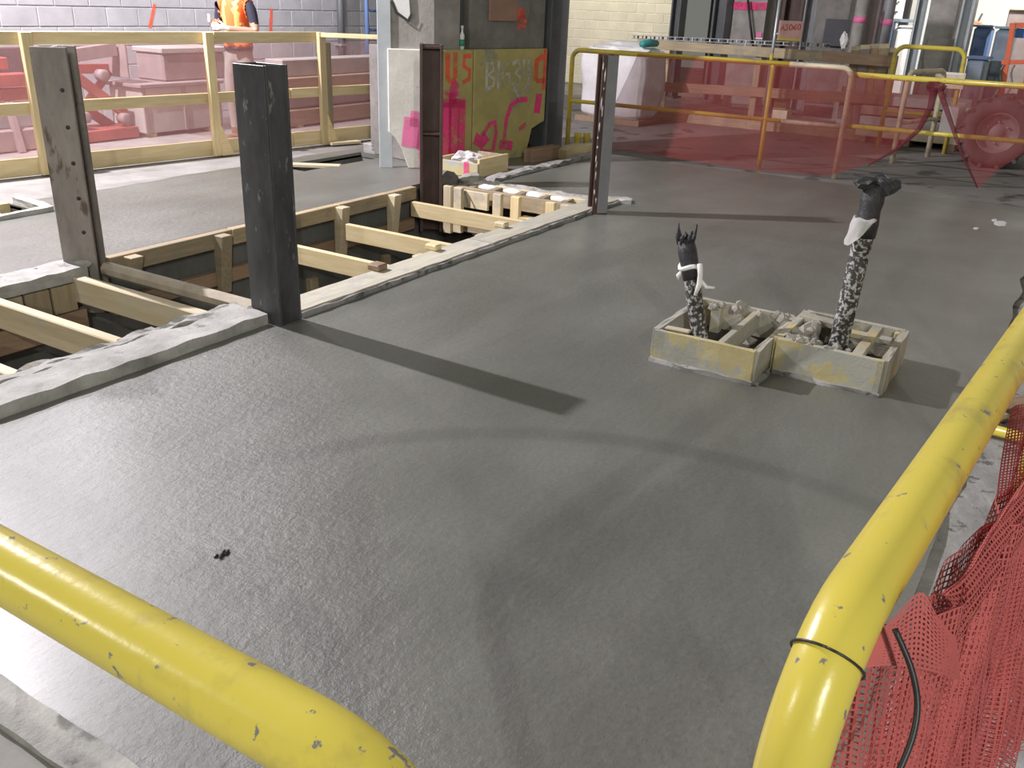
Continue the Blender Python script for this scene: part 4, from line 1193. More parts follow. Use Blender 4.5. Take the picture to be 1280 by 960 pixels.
# second timber guardrail
t = thing('timber_guardrail', 'weathered timber guardrail with diagonal brace in front of the dark steel columns', 'guardrail', (13.2, 4.5, 0))
a0, a1 = Vector((13.200, 5.956, 1.039)), Vector((13.200, 2.262, 1.012))
b0, b1 = Vector((13.200, 5.818, 0.447)), Vector((13.200, 2.230, 0.536))
am = a0.lerp(a1, 0.74)
beam('top_rail', 'pine_old', t, a0, am, 0.04, 0.13); beam('top_rail', 'ply', t, am, a1, 0.04, 0.14)
beam('mid_rail', 'ply', t, b0, b1, 0.04, 0.13)
for q in (a0.lerp(a1, 0.02), a0.lerp(a1, 0.5), a0.lerp(a1, 0.985)):
    beam('post', 'pine_old', t, (q.x + 0.05, q.y, -0.02), (q.x + 0.05, q.y, q.z + 0.05), 0.09, 0.05, up=(1, 0, 0))
beam('brace', 'ply', t, (13.300, 5.891, 0.724), (13.300, 5.549, 0.576), 0.04, 0.09)
beam('sill', 'pine_old', t, (13.2, a0.y, 0.05), (13.2, a1.y, 0.05), 0.04, 0.14)
t = thing('cable_tray', 'thin perforated steel tray lying along the top of the weathered guardrail', 'tray', (13.250, 4.706, 1.148))
c0, c1 = Vector((13.250, 6.079, 1.122)), Vector((13.250, 3.159, 1.157))
for dz in (-0.022, 0.022):
    beam('tray_rail', 'galv', t, c0 + Vector((0, 0, dz)), c1 + Vector((0, 0, dz)), 0.03, 0.010)
for k in range(44):
    q = c0.lerp(c1, (k + 0.5) / 44)
    beam('rung', 'charcoal' if k % 2 else 'galv', t, q - Vector((0, 0, 0.02)), q + Vector((0, 0, 0.02)), 0.035, 0.02)
for q in (c0.lerp(c1, 0.12), c0.lerp(c1, 0.6), c0.lerp(c1, 0.95)):
    beam('hanger', 'galv', t, q - Vector((0, 0, 0.02)), Vector((q.x, q.y, a0.z)), 0.03, 0.02)

# white bag pile and sheets
t = thing('bulk_bag', 'white woven bulk bag with draped cover behind the slim rusty post', 'bag', (12.5, 5.95, 0))
bm = box_bm(0.80, 0.98, 0.90, 0.06)
bmesh.ops.subdivide_edges(bm, edges=bm.edges[:], cuts=4, use_grid_fill=True)
for v in bm.verts:
    k = noise.noise(v.co * 3.1) * 0.06
    v.co += v.co.normalized() * k
mobj('bag_body', bm_mesh(bm, True), 'bag_white', t, Matrix.Translation((12.55, 5.85, 0.50)))
lump('cover', 'rag', t, (12.55, 5.85, 0.95), (0.42, 0.53, 0.13), 0.3, 3, 1.6)
box('pallet', 'ply', t, 12.1, 13.0, 5.34, 6.36, -0.02, 0.06)
t = thing('teal_strap_roll', 'teal plastic roll lying on top of the white bulk bag', 'roll', (12.5, 5.45, 1.0))
tube('roll_body', 'teal', t, [(12.25, 5.46, 1.07), (12.5, 5.45, 1.08), (12.7, 5.44, 1.07)], [0.045, 0.055, 0.045], 10)
t = thing('cardboard_sheet', 'tall pale cardboard sheets leaning behind the weathered guardrail', 'cardboard', (14.2, 6, 0))
x0, x1, y0, y1, z0, z1 = 14.200, 14.240, 5.847, 6.261, 0.073, 0.993
box('sheet_front', 'card_pale', t, x0, x1, y0, y1, -0.02, z1)
box('sheet_back', 'pink_board', t, 14.350, 14.390, 5.866, 6.282, 0.335, 0.942)

# columns and poles at the dark passage
def column_thing(label, m, nums, extra=None, name='steel_column', cat='column'):
    x0, x1, y0, y1, z0, z1 = nums
    t = thing(name, label, cat, ((x0 + x1)/2, (y0 + y1)/2, -0.02))
    w = y1 - y0
    # H section: two flanges and a web
    box('flange', m, t, x0, x1, y0, y0 + w * 0.16, -0.02, 3.2)
    box('flange', m, t, x0, x1, y1 - w * 0.16, y1, -0.02, 3.2)
    box('web', m, t, (x0 + x1)/2 - 0.02, (x0 + x1)/2 + 0.02, y0 + w * 0.16, y1 - w * 0.16, -0.02, 3.2)
    box('base_plate', m, t, x0 - 0.05, x1 + 0.05, y0 - 0.05, y1 + 0.05, -0.02, 0.01)
    return t
def pier(label, m, nums, mark=None):
    x0, x1, y0, y1, z0, z1 = nums
    t = thing('pier', label, 'pier', ((x0 + x1)/2, (y0 + y1)/2, -0.02))
    rough_beam('pier_body', m, t, ((x0 + x1)/2, (y0 + y1)/2, -0.02), ((x0 + x1)/2, (y0 + y1)/2, 3.2), x1 - x0, y1 - y0, 0.012, 0.3, up=(0, 1, 0))
    if mark:
        box('paint_band', 'spray_pink', t, x0 - 0.015, x0 - 0.002, y0, y1, mark[0], mark[1], 0)
    return t
column_thing('dark grey steel column next to the cream block wall', 'steel_column', (16.600, 16.900, 6.701, 6.887, 1.138, 1.675))
column_thing('dark grey steel column between the black recess and the pale pier', 'steel_column', (16.600, 16.900, 5.846, 6.097, 1.177, 1.700))
t = pier('pale grey concrete pier with pink paint band behind the weathered guardrail', 'concrete_col', (16.200, 16.700, 5.007, 5.577, 1.212, 1.714), (1.56, 1.68))
box('pink_tag', 'spray_pale_pink', t, 16.180, 16.190, 5.026, 5.122, 1.132, 1.220)
box('white_tag', 'white', t, 16.170, 16.180, 5.000, 5.125, 1.107, 1.132)
tube('cable', 'black', t, [(16.100, 5.313, 1.712), (16.100, 5.218, 1.341), (16.100, 5.104, 0.940)], 0.02, 6)
column_thing('rust brown steel column right behind the cardboard number sign', 'steel_rust', (16.400, 16.750, 4.446, 4.809, 1.243, 1.738))
column_thing('blue-grey steel column right of the cardboard number sign', 'steel_primer', (16.200, 16.550, 4.170, 4.379, 1.260, 1.745))
t = pier('broad grey concrete pier with a black box mounted on it', 'concrete_col_grey', (15.600, 16.100, 3.514, 3.979, 1.289, 1.750))
box('black_box', 'charcoal', t, 15.500, 15.610, 3.449, 3.826, 1.084, 1.477)
lump('white_rag', 'rag', t, (15.480, 3.498, 1.183), (0.03, 0.06, 0.14), 0.6, 2, 2, False)
for lab, m, nums in (('pale round post with pink top, leftmost of three behind the leaning planks', 'concrete_col', (1066, 1081)), ('brown round post without paint, between the two pink-topped posts', 'mauve_steel', (1084, 1101)), ('grey round post with pink top, beside the white notice board', 'steel_primer', (1101, 1115))):
    pass
def round_post(label, m, p_top, p_bot, r, pink):
    t = thing('round_post', label, 'post', (p_bot[0], p_bot[1], -0.02))
    p0 = Vector((p_bot[0], p_bot[1], -0.02)); p1 = Vector((p_bot[0], p_bot[1], 3.0))
    tube('post_body', m, t, [p0, p1], r, 14)
    tube('base_collar', m, t, [p0, p0 + Vector((0, 0, 0.08))], r * 1.06, 14)
    if pink:
        tube('paint_band', 'spray_pale_pink', t, [Vector((p0.x, p0.y, pink)), Vector((p0.x, p0.y, pink + 0.09))], r * 1.02, 14)
    return t
round_post('pale round post with pink top, leftmost of three behind the leaning planks', 'concrete_col', None, (15.000, 3.210, 1.427), 0.09, 1.44)
round_post('brown round post without paint, between the two pink-topped posts', 'mauve_steel', None, (15.300, 3.065, 1.433), 0.10, None)
round_post('grey round post with pink top, beside the white notice board', 'steel_primer', None, (15.050, 2.835, 1.443), 0.085, 1.42)

# cardboard sign
t = thing('number_sign', 'pink cardboard sign reading A3060 in red on a yellow-tipped pole', 'sign', (12.900, 3.776, 0.895))
x0, x1, y0, y1, z0, z1 = 12.900, 12.912, 3.470, 3.789, 1.228, 1.445
sb = box('sign_board', 'pink_board', t, x0, x1, y0, y1, z0, z1, 0.001)
sf = wall_frame((x0 - 0.001, y1, z0), (x0 - 0.001, y0, z0))
W_, H_ = y1 - y0, z1 - z0
def glyph(ch, ox):
    G = {'A': [[(0, 0), (0.5, 1), (1, 0)], [(0.2, 0.4), (0.8, 0.4)]], '3': [[(0, 0.95), (0.8, 0.95), (0.4, 0.55), (0.9, 0.35), (0.6, 0.02), (0, 0.08)]],
         '0': [[(0.5, 1), (0.1, 0.75), (0.1, 0.25), (0.5, 0), (0.9, 0.25), (0.9, 0.75), (0.5, 1)]], '6': [[(0.8, 1), (0.3, 0.7), (0.1, 0.25), (0.5, 0), (0.9, 0.25), (0.5, 0.52), (0.15, 0.35)]]}[ch]
    s = W_ * 0.15
    return [[(ox + a * s, H_ * 0.42 + b * H_ * 0.32 + ox * 0.08) for a, b in ln] for ln in G]
ls = []
for k, ch in enumerate('A3060'): ls += glyph(ch, W_ * (0.10 + 0.17 * k))
strokes('lettering', 'spray_red', sb, ls, W_ * 0.035, sf)
box('yellow_strip', 'yellow_far', t, x0 - 0.01, x1, y0, y1, z0 - 0.03, z0, 0.001)
ps = Vector((12.920, 3.833, 1.297))
tube('pole', 'galv', t, [(ps.x, ps.y, -0.02), (ps.x, ps.y, 2.2)], 0.022, 8)
tube('pole_tip', 'yellow_far', t, [(ps.x, ps.y, 0.90), (ps.x, ps.y, 1.02)], 0.026, 8)
beam('cross_batten', 'galv', t, (ps.x, ps.y, z0 + 0.05), (x1 + 0.005, y0 + 0.02, z0 + 0.05), 0.012, 0.02)

# cartons under the rail
for i, (nums, lab, m) in enumerate((((13.500, 13.750, 3.666, 3.883, 0.191, 0.355), 'pale carton at the bottom of the small pile behind the red net', 'card_pale'), ((13.520, 13.740, 3.705, 3.888, 0.365, 0.473), 'small tan carton on top of the pile behind the red net', 'card'))):
    x0, x1, y0, y1, z0, z1 = nums
    t = thing('carton', lab, 'carton', (x0, y0, max(z0, -0.02)), 'cartons behind the red net')
    z0 = -0.02 if i == 0 else 0.26; z1 = 0.25 if i == 0 else 0.46
    box('carton_body', m, t, x0, x1, y0, y1, z0, z1, 0.004)
    box('tape', 'card_pale', t, x0 - 0.003, x1, (y0 + y1)/2 - 0.02, (y0 + y1)/2 + 0.02, z1 - 0.001, z1 + 0.003, 0)

# leaning planks
PLANKS = [
    ((13.550, 2.890, 1.157), (13.300, 2.793, -0.010), 'pine_old', 0.13, 'wide weathered plank leaning on the guardrail end, leftmost of the row'),
    ((13.550, 2.769, 1.183), (13.300, 2.647, -0.010), 'mauve_steel', 0.13, 'dusty grey plank leaning second from the left in the row'),
    ((13.550, 2.648, 1.200), (13.300, 2.533, -0.010), 'card', 0.14, 'tan plank leaning in the middle of the row'),
    ((13.550, 2.526, 1.207), (13.300, 2.404, -0.010), 'pine_old', 0.13, 'weathered plank leaning fourth from the left in the row'),
    ((13.550, 2.436, 1.162), (13.300, 2.292, -0.010), 'mauve_steel', 0.1, 'narrow grey plank leaning at the right end of the row'),
]
for (p, q, m, w, lab) in PLANKS:
    PK = globals().get('PK', 0) + 1
    p = (p[0] + 0.045 * (PK % 2), p[1], p[2]); q = (q[0] + 0.045 * (PK % 2), q[1], q[2])
    t = thing('leaning_plank', lab, 'plank', q, 'planks leaning behind the red net')
    beam('plank_body', m, t, q, p, 0.035, w, up=(0, 1, 0))
    d_ = Vector(p) - Vector(q)
    beam('end_band', 'pine_pale', t, Vector(p) - d_ * 0.05, Vector(p) - d_ * 0.001, 0.038, w + 0.003, up=(0, 1, 0))

# right store: white wall side
t = thing('notice_board', 'white notice board with dark print beside the pink-topped post', 'sign', (18.000, 3.263, 1.661))
nb = box('board', 'white', t, 18.000, 18.040, 3.154, 3.378, 1.482, 2.068)
x0, x1, y0, y1, z0, z1 = 17.970, 17.980, 3.237, 3.316, 1.609, 1.634
for k in range(4):
    box('print_line', 'charcoal', nb, x0, x1 - 0.002, y0, y1 - 0.05 * (k % 2), z0 + 0.16 * k, z1 + 0.16 * k, 0)
tube('board_post', 'galv', t, [(18.06, y0, -0.02), (18.06, y0, 1.6)], 0.03, 8)
t = thing('water_tank', 'white plastic tank in a blue frame behind the far yellow barricade', 'tank', (17.000, 2.890, 1.122))
x0, x1, y0, y1, z0, z1 = 17.000, 17.700, 2.673, 3.084, 0.888, 1.417
box('tank_body', 'white', t, x0, x1, y0, y1, 0.15, z1, 0.08)
for y in (y0 - 0.03, y1 + 0.0):
    box('frame_bar', 'blue', t, x0 - 0.03, x0, y, y + 0.05, -0.02, z1 + 0.05, 0.003)
box('frame_bar', 'blue_grey', t, x0 - 0.03, x0, y0 - 0.03, y1 + 0.05, z1 + 0.05, z1 + 0.10, 0.003)
box('frame_base', 'blue', t, x0 - 0.02, x1, y0, y1, -0.02, 0.15, 0.01)
column_thing('cream painted steel column beside the white tank', 'steel_pale', (16.000, 16.250, 2.466, 2.627, 1.344, 1.795))
t = pier('rough grey concrete pier with thicker foot behind the far yellow barricade', 'concrete_col', (14.800, 15.300, 1.887, 2.250, 1.373, 1.786))
x0, x1, y0, y1, z0, z1 = 14.700, 15.300, 1.797, 2.172, 0.741, 1.289
rough_beam('pier_foot', 'concrete_col', t, ((x0 + x1)/2, (y0 + y1)/2, -0.02), ((x0 + x1)/2, (y0 + y1)/2, z1), x1 - x0, y1 - y0, 0.05, 0.12, up=(0, 1, 0))
column_thing('light grey steel column right of the rough concrete pier', 'steel_pale', (14.200, 14.500, 1.606, 1.762, 1.395, 1.786))
barricade('small bright yellow barricade far behind the slab near the concrete pier', 'yellow', (12.750, 2.229, -0.02), (12.750, 1.428, -0.02), 1.232, (0.45,), (), 0.028, 0.12, False)
t = barricade('cream pipe barricade turned sideways behind the red knot', 'cream_paint', (11.400, 1.807, -0.02), (12.300, 1.558, -0.02), 1.00, (0.45,), (), 0.03, 0.10, False)
nq = Vector((12.750, 1.428, -0.02))
t = thing('paper_notice', 'cream paper notice hung on the far yellow barricade corner', 'notice', (nq.x, nq.y, 0.8))
np_ = box('paper', 'card_pale', t, nq.x - 0.060, nq.x - 0.036, nq.y - 0.06, nq.y + 0.28, 0.76, 0.95)
box('paper_fold', 'white', np_, nq.x - 0.066, nq.x - 0.060, nq.y - 0.04, nq.y + 0.26, 0.92, 0.945)
# tool cabinets
def cabinet(label, m, nums, m2):
    x0, x1, y0, y1, z0, z1 = nums
    t = thing('site_cabinet', label, 'cabinet', ((x0 + x1)/2, (y0 + y1)/2, -0.02), 'site cabinets by the bright wall')
    box('body', m, t, x0, x1, y0, y1, 0.06, z1, 0.04)
    d = box('door', m, t, x0 - 0.02, x0, y0 + 0.03, y1 - 0.03, 0.12, z1 - 0.06, 0.004)
    box('handle', m2, d, x0 - 0.05, x0 - 0.02, y0 + 0.07, y0 + 0.10, z1 * 0.5, z1 * 0.5 + 0.12, 0.003)
    for y in (y0 + 0.05, y1 - 0.10):
        box('skid', 'charcoal', t, x0, x1, y, y + 0.05, -0.02, 0.06, 0.0)
    box('lid', m2, t, x0 - 0.03, x1 + 0.02, y0 - 0.02, y1 + 0.02, z1, z1 + 0.03, 0.006)
    return t
cabinet('tall blue site cabinet left of the turquoise edge, by the bright wall', 'blue', (15.600, 16.100, 1.476, 1.709, 0.841, 1.462), 'blue_grey')
cabinet('low blue-grey site cabinet behind the net knot', 'blue_grey', (13.900, 14.400, 1.287, 1.516, 0.717, 1.072), 'blue')
cabinet('grey-blue site cabinet with turquoise edge beside the orange frame', 'blue_grey', (14.600, 15.200, 1.094, 1.327, 0.802, 1.450), 'turquoise')
t = thing('tan_carton', 'large tan carton standing behind the orange frame at the right edge', 'carton', (16, 1, 0))
x0, x1, y0, y1, z0, z1 = 16.500, 17.100, 0.912, 1.383, 1.182, 1.705
box('carton_body', 'mauve_steel', t, x0, x1, y0, y1, -0.02, z1, 0.01)
box('carton_flap', 'card', t, x0 - 0.02, x0 + 0.2, y0, y1, z1, z1 + 0.02, 0.003)
t = thing('orange_rack', 'orange steel rack frame with hanging chains at the right edge', 'rack', (13.400, 0.909, 0.873))
rx = 13.4
p = [Vector(v) for v in ((13.400, 1.044, 1.501), (13.400, 0.936, 0.871), (13.400, 1.079, 1.499), (13.400, 0.752, 1.523), (13.400, 1.072, 1.071), (13.400, 0.654, 1.107), (13.400, 0.744, 1.487))]
beam('upright', 'orange', t, (rx, p[1].y, -0.02), (rx, p[0].y, p[0].z + 0.03), 0.07, 0.06)
beam('upright', 'orange', t, (rx, p[3].y, -0.02), (rx, p[3].y, p[3].z + 0.03), 0.07, 0.06)
beam('cross_bar', 'orange', t, p[2], p[3], 0.05, 0.06)
beam('cross_bar', 'orange', t, p[4], p[5], 0.05, 0.05)
beam('foot_block', 'orange', t, (rx, p[1].y + 0.08, -0.02), (rx, p[1].y + 0.08, 0.35), 0.10, 0.08)
for k, yy in enumerate((0.10, -0.02)):
    tube('chain', 'steel_grey', t, [(rx - 0.04, p[1].y + yy + 0.02 * math.sin(i), p[4].z - 0.02 - i * 0.05) for i in range(9)], 0.014, 6)
box('blue_panel', 'blue_bright', t, 13.500, 13.530, 0.734, 1.005, 1.362, 1.471)
t = thing('orange_tool', 'small orange tool lying on the tall blue cabinet', 'tool', (15.700, 1.688, 1.494))
lump('tool_body', 'orange', t, (15.750, 1.702, 1.482), (0.10, 0.09, 0.05), 0.4, 2, 2)
beam('tool_handle', 'charcoal', t, (15.750, 1.704, 1.493), (15.850, 1.671, 1.637), 0.025, 0.025)

# wheeled machine behind the hanging net
def ground_x(p): return p
wc = Vector((12.000, 0.849, 0.374))
t = thing('wheeled_loader', 'small dusty site loader with big ribbed tyre behind the hanging red net', 'loader', (wc.x, wc.y, -0.02))
R_ = wc.z + 0.02
wheel_dir = math.radians(12)
mwh = Matrix.Translation(wc) @ Matrix.Rotation(PI + wheel_dir, 4, 'Z') @ Matrix.Rotation(PI/2, 4, 'Y')
ty = lathe('tyre', 'tyre', t, [(R_ * 0.56, 0.13), (R_ * 0.62, 0.155), (R_ * 0.82, 0.16), (R_ * 0.95, 0.13), (R_ * 0.985, 0.0), (R_ * 0.95, -0.13), (R_ * 0.82, -0.16), (R_ * 0.60, -0.15)], mwh, 40)
lathe('rim', 'rim', t, [(0, 0.05), (R_ * 0.16, 0.06), (R_ * 0.20, 0.03), (R_ * 0.46, 0.03), (R_ * 0.52, 0.12), (R_ * 0.57, 0.135), (R_ * 0.57, -0.1)], mwh, 40)
for k in range(26):
    a = 2 * PI * k / 26
    mobj('tread_lug', bm_mesh(box_bm(0.05, 0.045, 0.15, 0.006)), 'tyre', ty, mwh @ Matrix.Rotation(a, 4, 'Z') @ Matrix.Translation((R_ * 0.965, 0, 0.075 if k % 2 else -0.075)) @ Matrix.Rotation(0.3 if k % 2 else -0.3, 4, 'X'))
for k in range(6):
    a = 2 * PI * k / 6
    lathe('wheel_nut', 'galv', ty, [(0, 0.075), (0.012, 0.07), (0.014, 0.03)], mwh @ Matrix.Translation((R_ * 0.3 * math.cos(a), R_ * 0.3 * math.sin(a), 0)), 6)
bx = wc + Vector((0.55, -0.1, 0))
box('chassis', 'mauve_steel', t, wc.x + 0.2, wc.x + 1.0, wc.y - 1.3, wc.y + 0.25, 0.25, 0.62, 0.03)
box('engine_cover', 'steel_rust', t, wc.x + 0.25, wc.x + 0.95, wc.y - 1.2, wc.y - 0.1, 0.62, 0.92, 0.05)
box('fender', 'mauve_steel', t, wc.x - 0.12, wc.x + 0.3, wc.y - 0.9, wc.y - 0.45, 0.45, 0.70, 0.02)
box('grey_step', 'crate', t, wc.x + 0.1, wc.x + 0.4, wc.y + 0.30, wc.y + 0.62, 0.30, 0.60, 0.01)
w2 = Matrix.Translation((0.75, -0.05, 0))
lathe('tyre', 'tyre', t, [(R_ * 0.56, 0.13), (R_ * 0.82, 0.16), (R_ * 0.96, 0.12), (R_ * 0.96, -0.12), (R_ * 0.60, -0.15)], w2 @ mwh, 30)

# pallet of slabs and yellow sack
t = thing('slab_pallet', 'pallet of pale pink-tinted slabs behind the red net near the loader', 'pallet', (13.2, 1.7, 0))
for k, (z, a, b) in enumerate(((0.06, 0, 0), (0.20, 0.05, 0.02), (0.33, 0.1, 0.0), (0.46, 0.15, 0.1))):
    box('slab', ['card_pale', 'bag_white', 'pink_board', 'bag_white'][k], t, 13.05 + a, 13.95, 1.25 + b, 2.6 - b, z, z + 0.115, 0.01)
for y in (1.35, 1.9, 2.45):
    box('bearer', 'ply', t, 13.05, 13.95, y, y + 0.1, -0.02, 0.06, 0.003)
t = thing('cement_sack', 'yellow slumped sack on the floor between the two red nets', 'sack', (15.837, 1.946, 0.000))
v_ = Vector((15.825, 1.956, 0.000))
lump('sack_body', 'yellow_far', t, (v_.x, v_.y, 0.14), (0.12, 0.14, 0.20), 0.35, 2, 1.8)
lump('sack_neck', 'pine_pale', t, (v_.x, v_.y - 0.08, 0.10), (0.08, 0.08, 0.14), 0.4, 2, 1.8)

# ---------------------------------------------------------------- near barricades
PX0 = Vector((0.632, 0.085, -0.015)); PX1 = Vector((3.05, -0.108, -0.015))
barricade('thick scuffed yellow barricade rail in the right foreground, tied to the red net', 'yellow', PX0, PX1, 1.075, (), (), 0.0302, 0.13, False, 28)
barricade('thick scuffed yellow barricade rail crossing the lower left foreground', 'yellow', (0.352, 0.235, -0.012), (0.350, 2.70, -0.012), 1.072, (0.5,), (0.5,), 0.0302, 0.13, True, 28)
barricade('yellow barricade standing farther along beyond the right foreground one', 'yellow', (3.75, -0.17, -0.015), (6.2, -0.34, -0.015), 1.075, (0.5,), (0.5,), 0.0302, 0.13, True, 16)
sheet('debris_net', 'net_red', 'red debris net on the farther right barricade, beyond the photo edge', 'net',
      [(3.77 + 0.27 * i, -0.21 - 0.019 * i, 1.08) for i in range(10)], [(3.77 + 0.27 * i, -0.23 - 0.019 * i, 0.15) for i in range(10)], 10, 2, 0.03, 2.0)

# ---------------------------------------------------------------- near red net, every thread a ribbon
def smooth_curve(p, n):
    p = [Vector(q) for q in p]
    out = []
    m = len(p) - 1
    Ls = [0.0]
    for k in range(m): Ls.append(Ls[-1] + (p[k+1] - p[k]).length)
    for k in range(n + 1):
        s = Ls[-1] * k / n
        i = 0
        while i < m - 1 and Ls[i+1] < s: i += 1
        f = (s - Ls[i]) / max(1e-6, Ls[i+1] - Ls[i])
        a, b, c, d = p[max(i-1, 0)], p[i], p[i+1], p[min(i+2, m)]
        out.append(0.5 * ((2*b) + (c - a)*f + (2*a - 5*b + 4*c - d)*f*f + (3*b - a - 3*c + d)*f**3))
    return out

def net_ribbons(name, m, parent, grid, wu, wv):
    """grid[i][j] points; ribbons along both directions"""
    nu, nv = len(grid), len(grid[0])
    verts, faces = [], []
    def ribbon(pts, sides):
        k0 = len(verts)
        for p, s in zip(pts, sides):
            verts.append(p + s); verts.append(p - s)
        for i in range(len(pts) - 1):
            a = k0 + 2*i
            faces.append((a, a+1, a+3, a+2))
    for i in range(nu):
        pts = grid[i]
        sd = []
        for j in range(nv):
            d = grid[min(i+1, nu-1)][j] - grid[max(i-1, 0)][j]
            sd.append(d.normalized() * wu * 0.5 if d.length > 1e-6 else Vector((wu/2, 0, 0)))
        ribbon(pts, sd)
    for j in range(nv):
        pts = [grid[i][j] for i in range(nu)]
        sd = []
        for i in range(nu):
            d = grid[i][min(j+1, nv-1)] - grid[i][max(j-1, 0)]
            sd.append(d.normalized() * wv * 0.5 if d.length > 1e-6 else Vector((0, 0, wv/2)))
        ribbon(pts, sd)
    me = bpy.data.meshes.new('net')
    me.from_pydata([tuple(v) for v in verts], [], faces)
    return mobj(name, me, m, parent)

top_pts = [(0.679, 0.082, 1.039), (0.703, 0.068, 1.045), (0.734, 0.048, 1.044), (0.764, 0.036, 1.053), (0.792, 0.027, 1.060), (0.840, 0.012, 1.061), (0.925, -0.002, 1.064), (1.023, -0.018, 1.063), (1.136, -0.038, 1.063), (1.353, -0.075, 1.071), (1.646, -0.128, 1.089)]
t = thing('debris_net', 'bright red knitted net tied with black cord to the right foreground barricade', 'net', top_pts[0])
NU, NV = 150, 90
tc = smooth_curve(top_pts, NU)
grid = []
for i in range(NU + 1):
    row = []
    u = i / NU
    base_ = tc[i]
    td = (tc[min(i+1, NU)] - tc[max(i-1, 0)]); nrm = Vector((-td.y, td.x, 0)).normalized()
    for j in range(NV + 1):
        v = j / NV
        drop = 0.72 * v
        amp = 0.006 + 0.035 * v
        off = amp * math.sin(u * 34 + 1.6 * math.sin(v * 3) + 0.4) + amp * 0.6 * math.sin(u * 71 + v * 4)
        p = base_ + nrm * off + Vector((0, 0, -drop)) + td.normalized() * (0.02 * math.sin(v * 5 + u * 9) * v)
        row.append(p)
    grid.append(row)
net_ribbons('net_sheet', 'net_thread', t, grid, 0.0028, 0.0024)
grid_b = [[p + Vector((0.02 + 0.015 * math.sin(i * 0.21 + j * 0.03), -0.015 + 0.012 * math.cos(i * 0.17), -0.004)) for j, p in enumerate(row)] for i, row in enumerate(grid)]
net_ribbons('net_lining', 'net_thread', t, grid_b, 0.0026, 0.0022)
# folded hem: a second and third layer along the top, gathered
for layer, (off0, dmax) in enumerate(((-0.012, 0.13), (-0.020, 0.10))):
    grid2 = []
    i0 = 20
    for i in range(i0, NU + 1):
        u = i / NU
        td = (tc[min(i+1, NU)] - tc[max(i-1, 0)]); nrm = Vector((-td.y, td.x, 0)).normalized()
        toward = nrm if nrm.dot(-tc[i]) > 0 else -nrm
        row = []
        for j in range(23):
            v = j / 22
            fade = min(1.0, (i - i0) / 10 + 0.45)
            p = tc[i] + toward * (-off0 + 0.006 * math.sin(v * 14 + layer * 2 + u * 8)) + Vector((0, 0, 0.012 - dmax * v * fade)) + td.normalized() * 0.01 * math.sin(v * 6)
            row.append(p)
        grid2.append(row)
    net_ribbons('folded_hem', 'net_thread', t, grid2, 0.0026, 0.0024)
# flap sticking up at the fold
fp = [(0.720, 0.052, 1.046), (0.747, 0.040, 1.060), (0.774, 0.026, 1.074), (0.775, 0.008, 1.054), (0.788, -0.011, 1.030)]
fb = [(0.702, 0.055, 1.027), (0.720, 0.035, 1.028), (0.739, 0.011, 1.022), (0.753, -0.008, 1.015), (0.768, -0.022, 1.004)]
c1_, c2_ = smooth_curve(fp, 22), smooth_curve(fb, 22)
net_ribbons('net_flap', 'net_thread', t, [[c1_[i].lerp(c2_[i], j / 14) for j in range(15)] for i in range(23)], 0.0024, 0.0024)
tube('black_cord', 'black', t, smooth_curve([(0.719, 0.037, 1.066), (0.707, 0.017, 1.042), (0.696, 0.005, 1.017), (0.679, 0.002, 0.993), (0.656, 0.006, 0.965)], 20), 0.0027, 8)
d_ = (PX1 - PX0).normalized(); d_.z = 0; d_.normalize()
cen = Vector((0.699, 0.088, 1.023))
ang = 0.55
axis = (d_ * math.sin(ang) + Vector((0, 0, math.cos(ang)))).normalized()
e1_ = axis.cross(Vector((0, 1, 0))).normalized(); e2_ = axis.cross(e1_)

tie_c = None
pth = fillet([PX0, PX0 + Vector((0, 0, 1.075)), PX1 + Vector((0, 0, 1.075)), PX1], 0.13, 10)
k_ = 7
tc_ = pth[k_]; ax_ = (pth[k_+1] - pth[k_-1]).normalized()
e1_ = ax_.cross(Vector((0, 1, 0))).normalized(); e2_ = ax_.cross(e1_)
tube('tie_wire', 'black', t, [tc_ + (e1_ * math.cos(a) + e2_ * math.sin(a)) * 0.0322 for a in [2 * PI * i / 24 for i in range(25)]], 0.0013, 6)

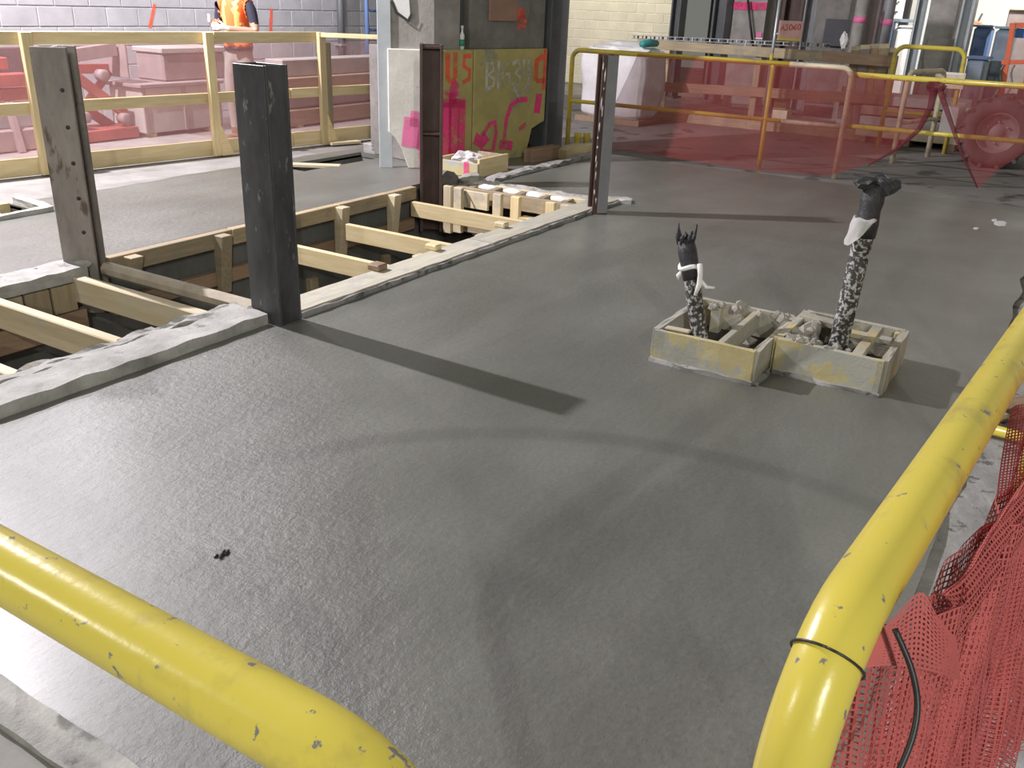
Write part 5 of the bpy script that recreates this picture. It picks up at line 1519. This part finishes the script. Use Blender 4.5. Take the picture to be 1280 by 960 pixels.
# net hanging behind, farther along
topb = [(1.615, -0.016, 0.956), (1.717, -0.062, 0.979), (1.870, -0.168, 1.031)]
botb = [(1.226, -0.024, 0.878), (1.360, -0.112, 0.837), (1.530, -0.226, 0.787)]
t = thing('debris_net', 'second strip of red net hanging behind the tied one at the right edge', 'net', topb[0])
ct, cb_ = smooth_curve(topb, 60), smooth_curve(botb, 60)
net_ribbons('net_sheet', 'net_thread', t, [[ct[i].lerp(cb_[i], j / 60) + Vector((0.008 * math.sin(i * 0.35), 0.008 * math.cos(i * 0.4 + j * 0.05), -0.03 * math.sin(PI * j / 60))) for j in range(61)] for i in range(61)], 0.0034, 0.0030)

# timber and yellow foot on the rough floor
t = thing('floor_timber', 'brown timber offcut lying on the rough floor behind the right rail', 'timber', (4.132, -0.017, 0.000))
beam('timber_body', 'ply', t, (4.042, 0.059, 0.020), (4.405, -0.207, 0.020), 0.09, 0.06)
beam('end_band', 'pine_old', t, (3.947, 0.053, 0.050), (4.001, 0.019, 0.050), 0.092, 0.02)

# small scraps on the slab
t = thing('paint_splash', 'white paint splashes on the dark floor near the right edge', 'splash', (8.520, 0.412, 0.000))
for (x, y, a, b) in (((8.449, 0.406, 0.000), 0, 0.05, 0.13), ((8.558, 0.458, 0.000), 0, 0.02, 0.07), ((8.101, 0.550, 0.000), 0, 0.02, 0.05)):
    lump('splash_drop', 'white', t, (x[0], x[1], 0.003), (b, a, 0.004), 0.5, 2, 2)
t = thing('black_scrap', 'small black crumpled scrap on the slab above the left yellow rail', 'scrap', (1.522, 1.899, 0.000))
for k in range(6):
    q = Vector((1.518, 1.894, 0.004)) + Vector((random.uniform(-0.03, 0.03), random.uniform(-0.03, 0.03), 0))
    lump('scrap_piece', 'black', t, q, (0.009, 0.007, 0.006), 0.6, 1, 2)
t = thing('slab_edge_crust', 'crumbly pale mortar edge of the slab in the lower left corner', 'edge', (0.82, 1.6, 0))
rough_beam('crust_edge', 'crust', t, (0.80, 0.30, -0.01), (0.80, 3.25, -0.01), 0.09, 0.034, 0.008, 0.05)
